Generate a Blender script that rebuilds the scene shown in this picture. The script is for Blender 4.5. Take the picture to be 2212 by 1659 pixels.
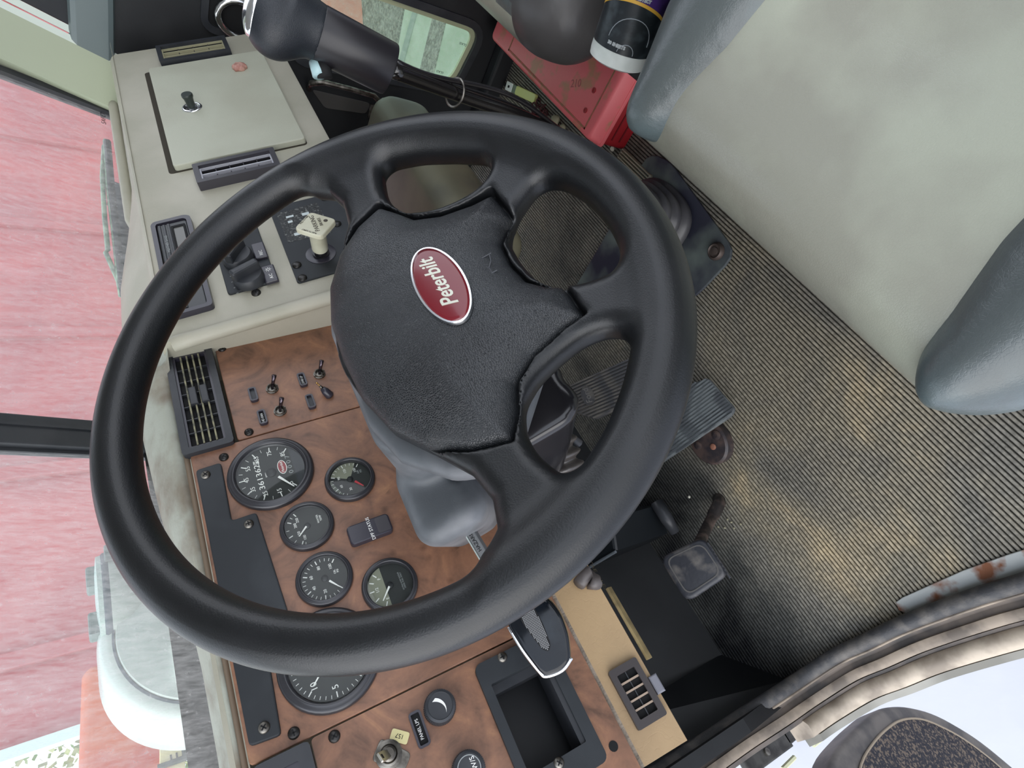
import bpy, bmesh, math, random
import numpy as np
from mathutils import Vector, Matrix
random.seed(7); np.random.seed(7)
C = bpy.context.scene.collection
for o in list(bpy.data.objects): bpy.data.objects.remove(o)
# ---------------------------------------------------------------- camera
RW = np.array([[-0.44220628323086064, -0.4131842274406965, -0.7960731105026615],
               [-0.7346759786041677, 0.6759992219582275, 0.057238609119017354],
               [0.5144947128330439, 0.6101670640948312, -0.6024876300479021]])
CAM = np.array([-0.29645677, -0.27824911, 0.97860543]); FPX = 1235.7557684
cd = bpy.data.cameras.new('camera'); cam = bpy.data.objects.new('camera', cd); C.objects.link(cam)
M = Matrix.Identity(4)
for i in range(3):
    M[i][0] = RW[0][i]; M[i][1] = -RW[1][i]; M[i][2] = -RW[2][i]; M[i][3] = CAM[i]
cam.matrix_world = M
cd.sensor_width = 36; cd.lens = 36 * FPX / 2212; cd.clip_start = .01; cd.clip_end = 200
bpy.context.scene.camera = cam
# ---------------------------------------------------------------- world, light, exposure
w = bpy.data.worlds.new('world'); bpy.context.scene.world = w; w.use_nodes = True
nt = w.node_tree; nt.nodes.clear()
wo = nt.nodes.new('ShaderNodeOutputWorld'); bg = nt.nodes.new('ShaderNodeBackground')
tc = nt.nodes.new('ShaderNodeTexCoord'); sx = nt.nodes.new('ShaderNodeSeparateXYZ'); rp = nt.nodes.new('ShaderNodeValToRGB')
nt.links.new(tc.outputs['Generated'], sx.inputs[0]); nt.links.new(sx.outputs['Z'], rp.inputs[0])
rp.color_ramp.elements[0].position = 0.0; rp.color_ramp.elements[0].color = (.93, .95, 1, 1)
rp.color_ramp.elements[1].position = 1.0; rp.color_ramp.elements[1].color = (.70, .80, .97, 1)
nt.links.new(rp.outputs[0], bg.inputs[0]); nt.links.new(bg.outputs[0], wo.inputs[0])
bg.inputs[1].default_value = 1.15
sl = bpy.data.lights.new('sun', 'SUN'); sl.energy = 1.3; sl.angle = math.radians(80); sl.color = (1, .96, .9)
so = bpy.data.objects.new('sun', sl); C.objects.link(so)
so.rotation_euler = Vector((-.86, .08, .50)).to_track_quat('Z', 'Y').to_euler()
vs = bpy.context.scene.view_settings
vs.view_transform = 'Standard'; vs.look = 'None'; vs.gamma = 1; vs.use_curve_mapping = False; vs.exposure = 0.85
# ---------------------------------------------------------------- projection helpers (pixel ray -> point on a real plane)
A = np.array
def ray(x, y): return RW.T @ A([(x - 1106) / FPX, (y - 829.5) / FPX, 1.])
def onp(x, y, P, n):
    d = ray(x, y); return CAM + d * ((A(P) - CAM) @ A(n)) / (d @ A(n))
def onz(x, y, z): return onp(x, y, (0, 0, z), (0, 0, 1))
def onx(x, y, v): return onp(x, y, (v, 0, 0), (1, 0, 0))
def ony(x, y, v): return onp(x, y, (0, v, 0), (0, 1, 0))
class Fr:
    """a plane frame: origin, u, v, n (right handed)"""
    def __init__(s, O, u, v):
        s.O = A(O, float); s.u = A(u, float) / np.linalg.norm(u); v = A(v, float); v = v - s.u * (v @ s.u); s.v = v / np.linalg.norm(v); s.n = np.cross(s.u, s.v)
    def p(s, a, b, h=0): return s.O + s.u * a + s.v * b + s.n * h
    def px(s, x, y, h=0):
        q = onp(x, y, s.O + s.n * h, s.n) - s.O; return (float(q @ s.u), float(q @ s.v))
    def sub(s, a, b, h=0, rot=0):
        c, t = math.cos(rot), math.sin(rot)
        return Fr(s.p(a, b, h), s.u * c + s.v * t, -s.u * t + s.v * c)
def lean(g): g = math.radians(g); return (0, math.sin(g), math.cos(g))
BP = Fr((.0815, .30, .8107), (1, 0, 0), lean(18))      # burl instrument panel plane
CP = Fr((.0815, .25, .8107), (1, 0, 0), lean(25))      # centre dash plane
WA = math.radians(47.88)
WH = Fr((0, 0, .80), (1, 0, 0), (0, math.cos(WA), math.sin(WA)))   # steering wheel plane
WORLD = Fr((0, 0, 0), (1, 0, 0), (0, 1, 0))
# ---------------------------------------------------------------- materials
MATS = {}
def mat(name, col, rough=.5, metal=0, bump=None, col2=None, cscale=6, cdetail=4, spec=.5, trans=0, alpha=1, coat=0, emit=None, mix=(.4, .6), rough2=None, sheen=0):
    """bump = list of (kind, scale, strength, distance)"""
    if name in MATS: return MATS[name]
    m = bpy.data.materials.new(name); m.use_nodes = True; n = m.node_tree; b = n.nodes['Principled BSDF']
    b.inputs['Base Color'].default_value = (*col, 1); b.inputs['Roughness'].default_value = rough
    b.inputs['Metallic'].default_value = metal; b.inputs['Specular IOR Level'].default_value = spec
    b.inputs['Transmission Weight'].default_value = trans; b.inputs['Coat Weight'].default_value = coat; b.inputs['Coat Roughness'].default_value = .12
    if emit: b.inputs['Emission Color'].default_value = (*emit[0], 1); b.inputs['Emission Strength'].default_value = emit[1]
    t = n.nodes.new('ShaderNodeTexCoord')
    if col2 is not None:
        z = n.nodes.new('ShaderNodeTexNoise'); z.inputs['Scale'].default_value = cscale; z.inputs['Detail'].default_value = cdetail
        r = n.nodes.new('ShaderNodeValToRGB'); r.color_ramp.elements[0].position = mix[0]; r.color_ramp.elements[1].position = mix[1]
        r.color_ramp.elements[0].color = (*col, 1); r.color_ramp.elements[1].color = (*col2, 1)
        n.links.new(t.outputs['Object'], z.inputs['Vector']); n.links.new(z.outputs['Fac'], r.inputs[0]); n.links.new(r.outputs[0], b.inputs['Base Color'])
        if rough2 is not None:
            q = n.nodes.new('ShaderNodeMapRange'); q.inputs['From Min'].default_value = mix[0]; q.inputs['From Max'].default_value = mix[1]
            q.inputs['To Min'].default_value = rough; q.inputs['To Max'].default_value = rough2
            n.links.new(z.outputs['Fac'], q.inputs[0]); n.links.new(q.outputs[0], b.inputs['Roughness'])
    last = None
    for (k, s, st, d) in (bump or []):
        if k == 'noise':
            x = n.nodes.new('ShaderNodeTexNoise'); x.inputs['Scale'].default_value = s; x.inputs['Detail'].default_value = 5; out = x.outputs['Fac']
        elif k == 'grain':
            x = n.nodes.new('ShaderNodeTexVoronoi'); x.feature = 'DISTANCE_TO_EDGE'; x.inputs['Scale'].default_value = s
            rr = n.nodes.new('ShaderNodeMapRange'); rr.inputs['From Max'].default_value = .12; n.links.new(x.outputs['Distance'], rr.inputs[0]); out = rr.outputs[0]
        elif k == 'crease':
            x = n.nodes.new('ShaderNodeTexVoronoi'); x.feature = 'DISTANCE_TO_EDGE'; x.inputs['Scale'].default_value = s
            zz = n.nodes.new('ShaderNodeTexNoise'); zz.inputs['Scale'].default_value = s * .8; n.links.new(t.outputs['Object'], zz.inputs['Vector'])
            mx = n.nodes.new('ShaderNodeMix'); mx.data_type = 'VECTOR'; mx.inputs[0].default_value = .12
            n.links.new(t.outputs['Object'], mx.inputs[4]); n.links.new(zz.outputs['Color'], mx.inputs[5]); n.links.new(mx.outputs[1], x.inputs['Vector'])
            rr = n.nodes.new('ShaderNodeMapRange'); rr.inputs['From Max'].default_value = .06; n.links.new(x.outputs['Distance'], rr.inputs[0]); out = rr.outputs[0]
        if k != 'crease': n.links.new(t.outputs['Object'], x.inputs['Vector'])
        bp = n.nodes.new('ShaderNodeBump'); bp.inputs['Strength'].default_value = st; bp.inputs['Distance'].default_value = d
        n.links.new(out, bp.inputs['Height'])
        if last: n.links.new(last.outputs[0], bp.inputs['Normal'])
        last = bp
    if last: n.links.new(last.outputs[0], b.inputs['Normal'])
    MATS[name] = m; return m
def glassy(name, tint=(1, 1, 1), gloss=.06, dust=0, dustcol=(.8, .8, .8), streak=False):
    m = bpy.data.materials.new(name); m.use_nodes = True; n = m.node_tree; n.nodes.clear()
    o = n.nodes.new('ShaderNodeOutputMaterial'); tr = n.nodes.new('ShaderNodeBsdfTransparent'); tr.inputs[0].default_value = (*tint, 1)
    g = n.nodes.new('ShaderNodeBsdfGlossy'); g.inputs['Roughness'].default_value = .03
    fr = n.nodes.new('ShaderNodeFresnel'); fr.inputs[0].default_value = 1.45
    ge = n.nodes.new('ShaderNodeNewGeometry'); ml = n.nodes.new('ShaderNodeMath'); ml.operation = 'SUBTRACT'; ml.use_clamp = True
    n.links.new(fr.outputs[0], ml.inputs[0]); n.links.new(ge.outputs['Backfacing'], ml.inputs[1])
    m1 = n.nodes.new('ShaderNodeMixShader'); n.links.new(ml.outputs[0], m1.inputs[0]); n.links.new(tr.outputs[0], m1.inputs[1]); n.links.new(g.outputs[0], m1.inputs[2])
    last = m1
    if dust:
        d = n.nodes.new('ShaderNodeBsdfDiffuse'); d.inputs[0].default_value = (*dustcol, 1)
        tl = n.nodes.new('ShaderNodeBsdfTranslucent'); tl.inputs[0].default_value = (*dustcol, 1)
        md = n.nodes.new('ShaderNodeMixShader'); md.inputs[0].default_value = .6; n.links.new(d.outputs[0], md.inputs[1]); n.links.new(tl.outputs[0], md.inputs[2])
        t = n.nodes.new('ShaderNodeTexCoord'); mp = n.nodes.new('ShaderNodeMapping'); mp.inputs['Scale'].default_value = (60, 60, 3) if streak else (30, 30, 30)
        z = n.nodes.new('ShaderNodeTexNoise'); z.inputs['Scale'].default_value = 2.2; z.inputs['Detail'].default_value = 9; z.inputs['Roughness'].default_value = .7
        r = n.nodes.new('ShaderNodeMapRange'); r.inputs['From Min'].default_value = .35; r.inputs['From Max'].default_value = .7
        r.inputs['To Min'].default_value = dust * .4; r.inputs['To Max'].default_value = dust * 2.4
        z2 = n.nodes.new('ShaderNodeTexNoise'); z2.inputs['Scale'].default_value = 140; z2.inputs['Detail'].default_value = 2
        r2 = n.nodes.new('ShaderNodeMapRange'); r2.inputs['From Min'].default_value = .66; r2.inputs['From Max'].default_value = .74; r2.inputs['To Max'].default_value = dust * 1.2
        ad = n.nodes.new('ShaderNodeMath'); ad.operation = 'ADD'; ad.use_clamp = True
        n.links.new(t.outputs['Object'], mp.inputs[0]); n.links.new(mp.outputs[0], z.inputs['Vector']); n.links.new(z.outputs[0], r.inputs[0])
        n.links.new(t.outputs['Object'], z2.inputs['Vector']); n.links.new(z2.outputs[0], r2.inputs[0])
        n.links.new(r.outputs[0], ad.inputs[0]); n.links.new(r2.outputs[0], ad.inputs[1])
        m2 = n.nodes.new('ShaderNodeMixShader'); n.links.new(ad.outputs[0], m2.inputs[0]); n.links.new(last.outputs[0], m2.inputs[1]); n.links.new(md.outputs[0], m2.inputs[2]); last = m2
    n.links.new(last.outputs[0], o.inputs[0]); MATS[name] = m; return m
def lin(r, g, b):
    f = lambda c: ((c / 255 + .055) / 1.055) ** 2.4 if c > 10 else c / 255 / 12.92
    return (f(r), f(g), f(b))
# ---------------------------------------------------------------- object helpers
def wloc(o):
    l = Vector((0, 0, 0))
    while o is not None: l += o.location; o = o.parent
    return l
def setp(o, label=None, cat=None, group=None, kind=None):
    if label: o['label'] = label
    if cat: o['category'] = cat
    if group: o['group'] = group
    if kind: o['kind'] = kind
    return o
def thing(name, label, cat, loc=(0, 0, 0), group=None):
    o = bpy.data.objects.new(name, None); C.objects.link(o); o.empty_display_size = .02
    o.location = Vector([float(c) for c in loc]); return setp(o, label, cat, group)
def new(name, V, F, m, parent=None, smooth=False, loc=None, nrm=None, auto=None):
    V = np.asarray(V, float).reshape(-1, 3)
    base = wloc(parent) if parent is not None else Vector((0, 0, 0))
    if loc is None:
        loc = Vector(((V.min(0) + V.max(0)) / 2).tolist()) if len(V) else Vector((0, 0, 0))
    else: loc = Vector(loc)
    me = bpy.data.meshes.new(name); me.from_pydata((V - A(loc)).tolist(), [], F if isinstance(F, list) else F.tolist()); me.materials.append(m)
    bm = bmesh.new(); bm.from_mesh(me); bmesh.ops.recalc_face_normals(bm, faces=bm.faces); bm.to_mesh(me); bm.free()
    if smooth: me.shade_smooth()
    if auto: me.shade_smooth(); me.set_sharp_from_angle(angle=math.radians(auto))
    if nrm is not None: me.normals_split_custom_set_from_vertices(nrm.tolist())
    o = bpy.data.objects.new(name, me); C.objects.link(o)
    if parent is not None: o.parent = parent
    o.location = loc - base; return o
def struct(o): o['kind'] = 'structure'; return o
class MB:
    def __init__(s): s.V = []; s.F = []
    def add(s, V, F):
        k = len(s.V); s.V += [tuple(map(float, v)) for v in V]; s.F += [tuple(int(i) + k for i in f) for f in F]; return s
    def box(s, fr, u0, u1, v0, v1, h0, h1, bev=0):
        if bev <= 0:
            P = [fr.p(a, b, c) for c in (h0, h1) for (a, b) in ((u0, v0), (u1, v0), (u1, v1), (u0, v1))]
            return s.add(P, [(0, 3, 2, 1), (4, 5, 6, 7), (0, 1, 5, 4), (1, 2, 6, 5), (2, 3, 7, 6), (3, 0, 4, 7)])
        return s.prism(fr, [(u0, v0), (u1, v0), (u1, v1), (u0, v1)], h0, h1, bev)
    def prism(s, fr, pts, h0, h1, bev=0, seg=2, back=False):
        pts = [A(p[:2], float) for p in pts]; ar = sum(pts[i][0] * pts[(i + 1) % len(pts)][1] - pts[(i + 1) % len(pts)][0] * pts[i][1] for i in range(len(pts)))
        if ar < 0: pts = pts[::-1]
        n = len(pts); lay = [(0, h0)]
        if bev > 0:
            if back: lay = [(bev, h0), (0, h0 + bev)]
            lay.append((0, h1 - bev))
            for k in range(1, seg + 1):
                a = math.pi / 2 * k / seg; lay.append((bev * (1 - math.cos(a)), h1 - bev + bev * math.sin(a)))
        else: lay.append((0, h1))
        V = []
        for ins, h in lay:
            for i in range(n):
                if ins == 0: q = pts[i]
                else:
                    a = pts[i] - pts[i - 1]; b = pts[(i + 1) % n] - pts[i]; a = a / (np.linalg.norm(a) + 1e-12); b = b / (np.linalg.norm(b) + 1e-12)
                    na = A([-a[1], a[0]]); nb = A([-b[1], b[0]]); m_ = na + nb; m_ = m_ / max(.3, (m_ @ m_) / 2); q = pts[i] + m_ * ins
                V.append(fr.p(q[0], q[1], h))
        L = len(lay); F = [tuple(range(n))[::-1], tuple(range((L - 1) * n, L * n))]
        for l in range(L - 1):
            for i in range(n):
                j = (i + 1) % n; F.append((l * n + i, l * n + j, (l + 1) * n + j, (l + 1) * n + i))
        return s.add(V, F)
    def lathe(s, fr, prof, seg=32, cap0=True, cap1=True, u=0, v=0, sx=1, sy=1):
        V = []; n = len(prof)
        for (r, h) in prof:
            for i in range(seg):
                a = 2 * math.pi * i / seg; V.append(fr.p(u + sx * r * math.cos(a), v + sy * r * math.sin(a), h))
        F = []
        for l in range(n - 1):
            for i in range(seg):
                j = (i + 1) % seg; F.append((l * seg + i, l * seg + j, (l + 1) * seg + j, (l + 1) * seg + i))
        if cap0: F.append(tuple(range(seg))[::-1])
        if cap1: F.append(tuple(range((n - 1) * seg, n * seg)))
        return s.add(V, F)
    def tube(s, pts, r, seg=10, closed=False, cap=True):
        pts = [A(p, float) for p in pts]; n = len(pts); rr = r if isinstance(r, (list, tuple)) else [r] * n
        V = []; up = None
        for i in range(n):
            if closed: t = pts[(i + 1) % n] - pts[i - 1]
            else: t = pts[min(i + 1, n - 1)] - pts[max(i - 1, 0)]
            t = t / (np.linalg.norm(t) + 1e-12)
            if up is None:
                up = A([0, 0, 1.]) if abs(t[2]) < .9 else A([1., 0, 0])
            up = up - t * (up @ t); up = up / np.linalg.norm(up); sd = np.cross(t, up)
            for k in range(seg):
                a = 2 * math.pi * k / seg; V.append(pts[i] + rr[i] * (math.cos(a) * up + math.sin(a) * sd))
        F = []
        for i in range(n if closed else n - 1):
            for k in range(seg):
                j = (k + 1) % seg; i2 = (i + 1) % n; F.append((i * seg + k, i * seg + j, i2 * seg + j, i2 * seg + k))
        if cap and not closed: F += [tuple(range(seg))[::-1], tuple(range((n - 1) * seg, n * seg))]
        return s.add(V, F)
    def loft(s, rings, cap=True):
        n = len(rings[0]); V = [p for r in rings for p in r]; F = []
        for l in range(len(rings) - 1):
            for i in range(n):
                j = (i + 1) % n; F.append((l * n + i, l * n + j, (l + 1) * n + j, (l + 1) * n + i))
        if cap: F += [tuple(range(n))[::-1], tuple(range((len(rings) - 1) * n, len(rings) * n))]
        return s.add(V, F)
    def frame(s, fr, outer, inner, h0, h1, hin=None):
        """ring between two polygons with the same point count"""
        n = len(outer); hin = h0 if hin is None else hin
        V = [fr.p(*q, h0) for q in outer] + [fr.p(*q, h1) for q in outer] + [fr.p(*q, h1) for q in inner] + [fr.p(*q, hin) for q in inner]
        F = []
        for l in range(3):
            for i in range(n):
                j = (i + 1) % n; F.append((l * n + i, l * n + j, (l + 1) * n + j, (l + 1) * n + i))
        for i in range(n):
            j = (i + 1) % n; F.append((3 * n + i, 3 * n + j, j, i))
        return s.add(V, F)
    def make(s, name, m, parent=None, smooth=False, auto=None, loc=None):
        return new(name, s.V, s.F, m, parent, smooth, loc, None, auto)
def rrect(u0, u1, v0, v1, r, k=4):
    o = []
    for (cx, cy, a0) in ((u1 - r, v1 - r, 0), (u0 + r, v1 - r, 90), (u0 + r, v0 + r, 180), (u1 - r, v0 + r, 270)):
        for i in range(k + 1):
            a = math.radians(a0 + 90 * i / k); o.append((cx + r * math.cos(a), cy + r * math.sin(a)))
    return o
def rpoly(pts, r, k=3):
    """round the corners of a polygon"""
    o = []; n = len(pts); pts = [A(p, float) for p in pts]
    for i in range(n):
        p0, p1, p2 = pts[i - 1], pts[i], pts[(i + 1) % n]
        a = p0 - p1; b = p2 - p1; la, lb = np.linalg.norm(a), np.linalg.norm(b); t = min(r, la * .45, lb * .45)
        q0 = p1 + a / la * t; q2 = p1 + b / lb * t
        for j in range(k + 1):
            s_ = j / k; o.append(tuple((1 - s_) ** 2 * q0 + 2 * s_ * (1 - s_) * p1 + s_ * s_ * q2))
    return o
def text(s_, fr, m, parent, size=.005, u=0, v=0, h=.0004, rot=0, ext=.0001, shear=0, sx=1, name='lettering', align='CENTER', off=0):
    cu = bpy.data.curves.new(name, 'FONT'); cu.body = s_; cu.size = size; cu.extrude = ext; cu.align_x = align; cu.align_y = 'CENTER'; cu.shear = shear; cu.offset = off
    cu.resolution_u = 3
    to = bpy.data.objects.new(name, cu); C.objects.link(to); bpy.context.view_layer.update()
    me = bpy.data.meshes.new_from_object(to); bpy.data.objects.remove(to); bpy.data.curves.remove(cu)
    f2 = fr.sub(u, v, h, rot); V = [f2.p(q.co.x * sx, q.co.y, q.co.z) for q in me.vertices]; F = [tuple(p.vertices) for p in me.polygons]
    bpy.data.meshes.remove(me)
    return new(name, V, F, m, parent)
# ---------------------------------------------------------------- implicit surfaces -> mesh (surface nets)
def surfnet(f, lo, hi, res):
    lo = A(lo, float); hi = A(hi, float); n = np.ceil((hi - lo) / res).astype(int) + 1
    ax = [lo[i] + res * np.arange(n[i]) for i in range(3)]
    X, Y, Z = np.meshgrid(*ax, indexing='ij'); D = f(X, Y, Z)
    S = D < 0; cnt = np.zeros(tuple(n - 1)); acc = np.zeros(tuple(n - 1) + (3,))
    cr = [(i, j, k) for i in (0, 1) for j in (0, 1) for k in (0, 1)]
    sl_ = lambda c: tuple(slice(c[d], n[d] - 1 + c[d]) for d in range(3))
    for a in cr:
        for d in range(3):
            if a[d]: continue
            b = list(a); b[d] = 1; Da, Db = D[sl_(a)], D[sl_(b)]; ch = (Da < 0) != (Db < 0)
            t = np.where(ch, Da / np.where(ch, Da - Db, 1), 0)
            for e in range(3): acc[..., e] += np.where(ch, a[e] + (t if e == d else 0), 0)
            cnt += ch
    act = cnt > 0; idx = -np.ones(tuple(n - 1), int); idx[act] = np.arange(act.sum())
    I = np.argwhere(act); V = lo + res * (I + acc[act] / cnt[act][:, None])
    F = []
    for d in range(3):
        e, g = [(1, 2), (2, 0), (0, 1)][d]
        sa = [slice(None)] * 3; sb = [slice(None)] * 3; sa[d] = slice(0, n[d] - 1); sb[d] = slice(1, n[d])
        for q in (e, g): sa[q] = slice(1, n[q] - 1); sb[q] = slice(1, n[q] - 1)
        Sa, Sb = S[tuple(sa)], S[tuple(sb)]; ch = np.argwhere(Sa != Sb); fl = Sa[tuple(ch.T)]
        if not len(ch): continue
        P = ch.copy(); P[:, e] += 1; P[:, g] += 1
        def at(de, dg): Q = P.copy(); Q[:, e] -= de; Q[:, g] -= dg; return idx[tuple(Q.T)]
        q = np.stack([at(1, 1), at(0, 1), at(0, 0), at(1, 0)], 1); q[~fl] = q[~fl][:, ::-1]; F.append(q)
    F = np.concatenate(F)
    for it, lam in enumerate((.5, -.52, .5, -.52, .5, -.52)):
        acc_ = np.zeros_like(V); c_ = np.zeros(len(V))
        for k in range(4): np.add.at(acc_, F[:, k], V[F[:, (k + 1) % 4]] + V[F[:, k - 1]]); np.add.at(c_, F[:, k], 2)
        V = V + lam * (acc_ / c_[:, None] - V)
    return V, F
def smin(a, b, k): h = np.clip(.5 + .5 * (b - a) / k, 0, 1); return b * (1 - h) + a * h - k * h * (1 - h)
def smax(a, b, k): return -smin(-a, -b, k)
def polysdf(X, Y, pts):
    pts = A(pts, float); d = np.full(X.shape, 1e9); ins = np.zeros(X.shape, bool); n = len(pts)
    for i in range(n):
        a, b = pts[i], pts[(i + 1) % n]; e = b - a; wx, wy = X - a[0], Y - a[1]
        t = np.clip((wx * e[0] + wy * e[1]) / (e @ e), 0, 1); d = np.minimum(d, (wx - e[0] * t) ** 2 + (wy - e[1] * t) ** 2)
        c = (a[1] > Y) != (b[1] > Y)
        if e[1] != 0: ins ^= c & (X < e[0] * (Y - a[1]) / e[1] + a[0])
    d = np.sqrt(d); return np.where(ins, -d, d)
def sdfobj(name, f, lo, hi, res, m, parent=None, fr=None, smoothit=2):
    V, F = surfnet(f, lo, hi, res)
    if fr is not None: V = fr.O + V[:, :1] * fr.u + V[:, 1:2] * fr.v + V[:, 2:] * fr.n
    return new(name, V, F.tolist(), m, parent, smooth=True)
# ================================================================ materials
vinyl = mat('cream_vinyl', lin(170, 167, 150), .48, bump=[('crease', 48, .10, .0006), ('noise', 260, .2, .0006)], col2=lin(182, 178, 162), cscale=9)
vinyl_warm_lit = mat('warm_lit_tan_vinyl', lin(178, 150, 112), .55, bump=[('crease', 48, .12, .0006), ('noise', 260, .25, .0006)], col2=lin(160, 134, 100), cscale=9)  # warm light on the knee trim is painted into this tan
door_beige = mat('glovebox_vinyl', lin(188, 190, 172), .5, bump=[('crease', 60, .16, .0006), ('noise', 240, .25, .0006)], col2=lin(178, 178, 160))
plush = mat('brow_vinyl', lin(165, 168, 155), .6, bump=[('noise', 160, .5, .0015)], col2=lin(120, 108, 92), cscale=18, mix=(.42, .7))
blk = mat('black_plastic', lin(44, 47, 52), .42, bump=[('noise', 1400, .15, .0002)], col2=lin(56, 58, 62), cscale=20)
blkm = mat('matt_black_plastic', lin(38, 42, 46), .6, bump=[('noise', 1500, .2, .0003)], col2=lin(58, 62, 66), cscale=12, mix=(.5, .8))
blks = mat('satin_black', lin(52, 50, 60), .28, spec=.6)
gloss = mat('gloss_black', lin(28, 28, 32), .18, spec=.6, col2=lin(44, 42, 44), cscale=9)
deep = mat('deep_black', lin(12, 13, 15), .8)
rubber = mat('black_rubber', lin(40, 42, 46), .6, bump=[('noise', 500, .3, .0004)], col2=lin(70, 68, 64), cscale=14, mix=(.5, .85))
chrome = mat('chrome', (.85, .86, .88), .12, 1)
steel = mat('worn_steel', lin(150, 146, 138), .38, .9, bump=[('noise', 300, .3, .0003)], col2=lin(92, 88, 82), cscale=60)
screwm = mat('black_screw', lin(40, 38, 36), .35, .4, spec=.7)
white = mat('white_print', lin(250, 250, 246), .6)
graywhite = mat('faded_print', lin(160, 165, 165), .6)
red = mat('needle_red', lin(200, 60, 70), .5)
dialm = mat('dial_face', lin(40, 43, 42), .6)
ivory = mat('ivory_plastic', lin(226, 224, 200), .35, col2=lin(206, 202, 176), cscale=20)
leather = mat('wheel_leather', lin(22, 24, 27), .36, bump=[('grain', 680, .5, .0004), ('noise', 60, .25, .002)], col2=lin(50, 53, 56), cscale=12, spec=.6, mix=(.35, .75), rough2=.46)
rimm = mat('wheel_rim_vinyl', lin(15, 17, 19), .38, bump=[('noise', 900, .35, .0004), ('noise', 70, .05, .001)], col2=lin(28, 29, 32), cscale=14, spec=.55, mix=(.45, .8), rough2=.34)
seatl = mat('light_seat_vinyl', lin(160, 163, 148), .30, bump=[('grain', 440, .18, .0003), ('noise', 30, .2, .003)], col2=lin(142, 142, 130), cscale=7, spec=.7)
seatd = mat('dark_seat_vinyl', lin(88, 100, 102), .30, bump=[('grain', 380, .18, .0003), ('noise', 55, .35, .003)], col2=lin(78, 84, 84), cscale=10, spec=.6)
pipe = mat('seat_piping', lin(120, 126, 140), .4)
redp = mat('toolbox_red_glare', lin(232, 112, 118), .45, bump=[('noise', 250, .3, .0005)], col2=lin(190, 130, 104), cscale=16, mix=(.56, .64))  # pink is glare on the lid painted in; brownish patches are grime
redd = mat('toolbox_dark_red', lin(158, 26, 36), .45)
rust = mat('rusty_zinc', lin(176, 178, 174), .5, .3, bump=[('noise', 200, .4, .0006)], col2=lin(140, 92, 66), cscale=24, mix=(.50, .62), rough2=.85)
def burlmat():
    m = bpy.data.materials.new('burl_wood'); m.use_nodes = True; n = m.node_tree; b = n.nodes['Principled BSDF']
    t = n.nodes.new('ShaderNodeTexCoord'); a = n.nodes.new('ShaderNodeTexNoise'); a.inputs['Scale'].default_value = 14; a.inputs['Detail'].default_value = 6; a.inputs['Distortion'].default_value = 2.6; a.inputs['Roughness'].default_value = .6
    r = n.nodes.new('ShaderNodeValToRGB'); e = r.color_ramp.elements
    e[0].position = .25; e[0].color = (*lin(96, 70, 56), 1); e[1].position = .78; e[1].color = (*lin(178, 132, 96), 1)
    x = e.new(.42); x.color = (*lin(130, 94, 74), 1); x = e.new(.58); x.color = (*lin(148, 106, 82), 1)
    v = n.nodes.new('ShaderNodeTexVoronoi'); v.inputs['Scale'].default_value = 38; v.inputs['Randomness'].default_value = 1
    mr = n.nodes.new('ShaderNodeMapRange'); mr.inputs['From Min'].default_value = .03; mr.inputs['From Max'].default_value = .2; mr.inputs['To Min'].default_value = .55; mr.inputs['To Max'].default_value = 1
    nz = n.nodes.new('ShaderNodeTexNoise'); nz.inputs['Scale'].default_value = 9
    gt = n.nodes.new('ShaderNodeMath'); gt.operation = 'GREATER_THAN'; gt.inputs[1].default_value = .56
    mx = n.nodes.new('ShaderNodeMix'); mx.data_type = 'RGBA'; mx.blend_type = 'MULTIPLY'
    fine = n.nodes.new('ShaderNodeTexNoise'); fine.inputs['Scale'].default_value = 300; fr_ = n.nodes.new('ShaderNodeMapRange'); fr_.inputs['To Min'].default_value = .88; fr_.inputs['To Max'].default_value = 1.1
    m2 = n.nodes.new('ShaderNodeMix'); m2.data_type = 'RGBA'; m2.blend_type = 'MULTIPLY'; m2.inputs[0].default_value = 1
    for q in (a, v, nz, fine): n.links.new(t.outputs['Object'], q.inputs['Vector'])
    n.links.new(a.outputs['Fac'], r.inputs[0]); n.links.new(v.outputs['Distance'], mr.inputs[0]); n.links.new(nz.outputs['Fac'], gt.inputs[0])
    n.links.new(gt.outputs[0], mx.inputs[0]); n.links.new(r.outputs[0], mx.inputs[6]); n.links.new(mr.outputs[0], mx.inputs[7])
    n.links.new(fine.outputs['Fac'], fr_.inputs[0]); n.links.new(mx.outputs[2], m2.inputs[6]); n.links.new(fr_.outputs[0], m2.inputs[7]); n.links.new(m2.outputs[2], b.inputs['Base Color'])
    b.inputs['Roughness'].default_value = .38; return m
burl = burlmat()
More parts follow.
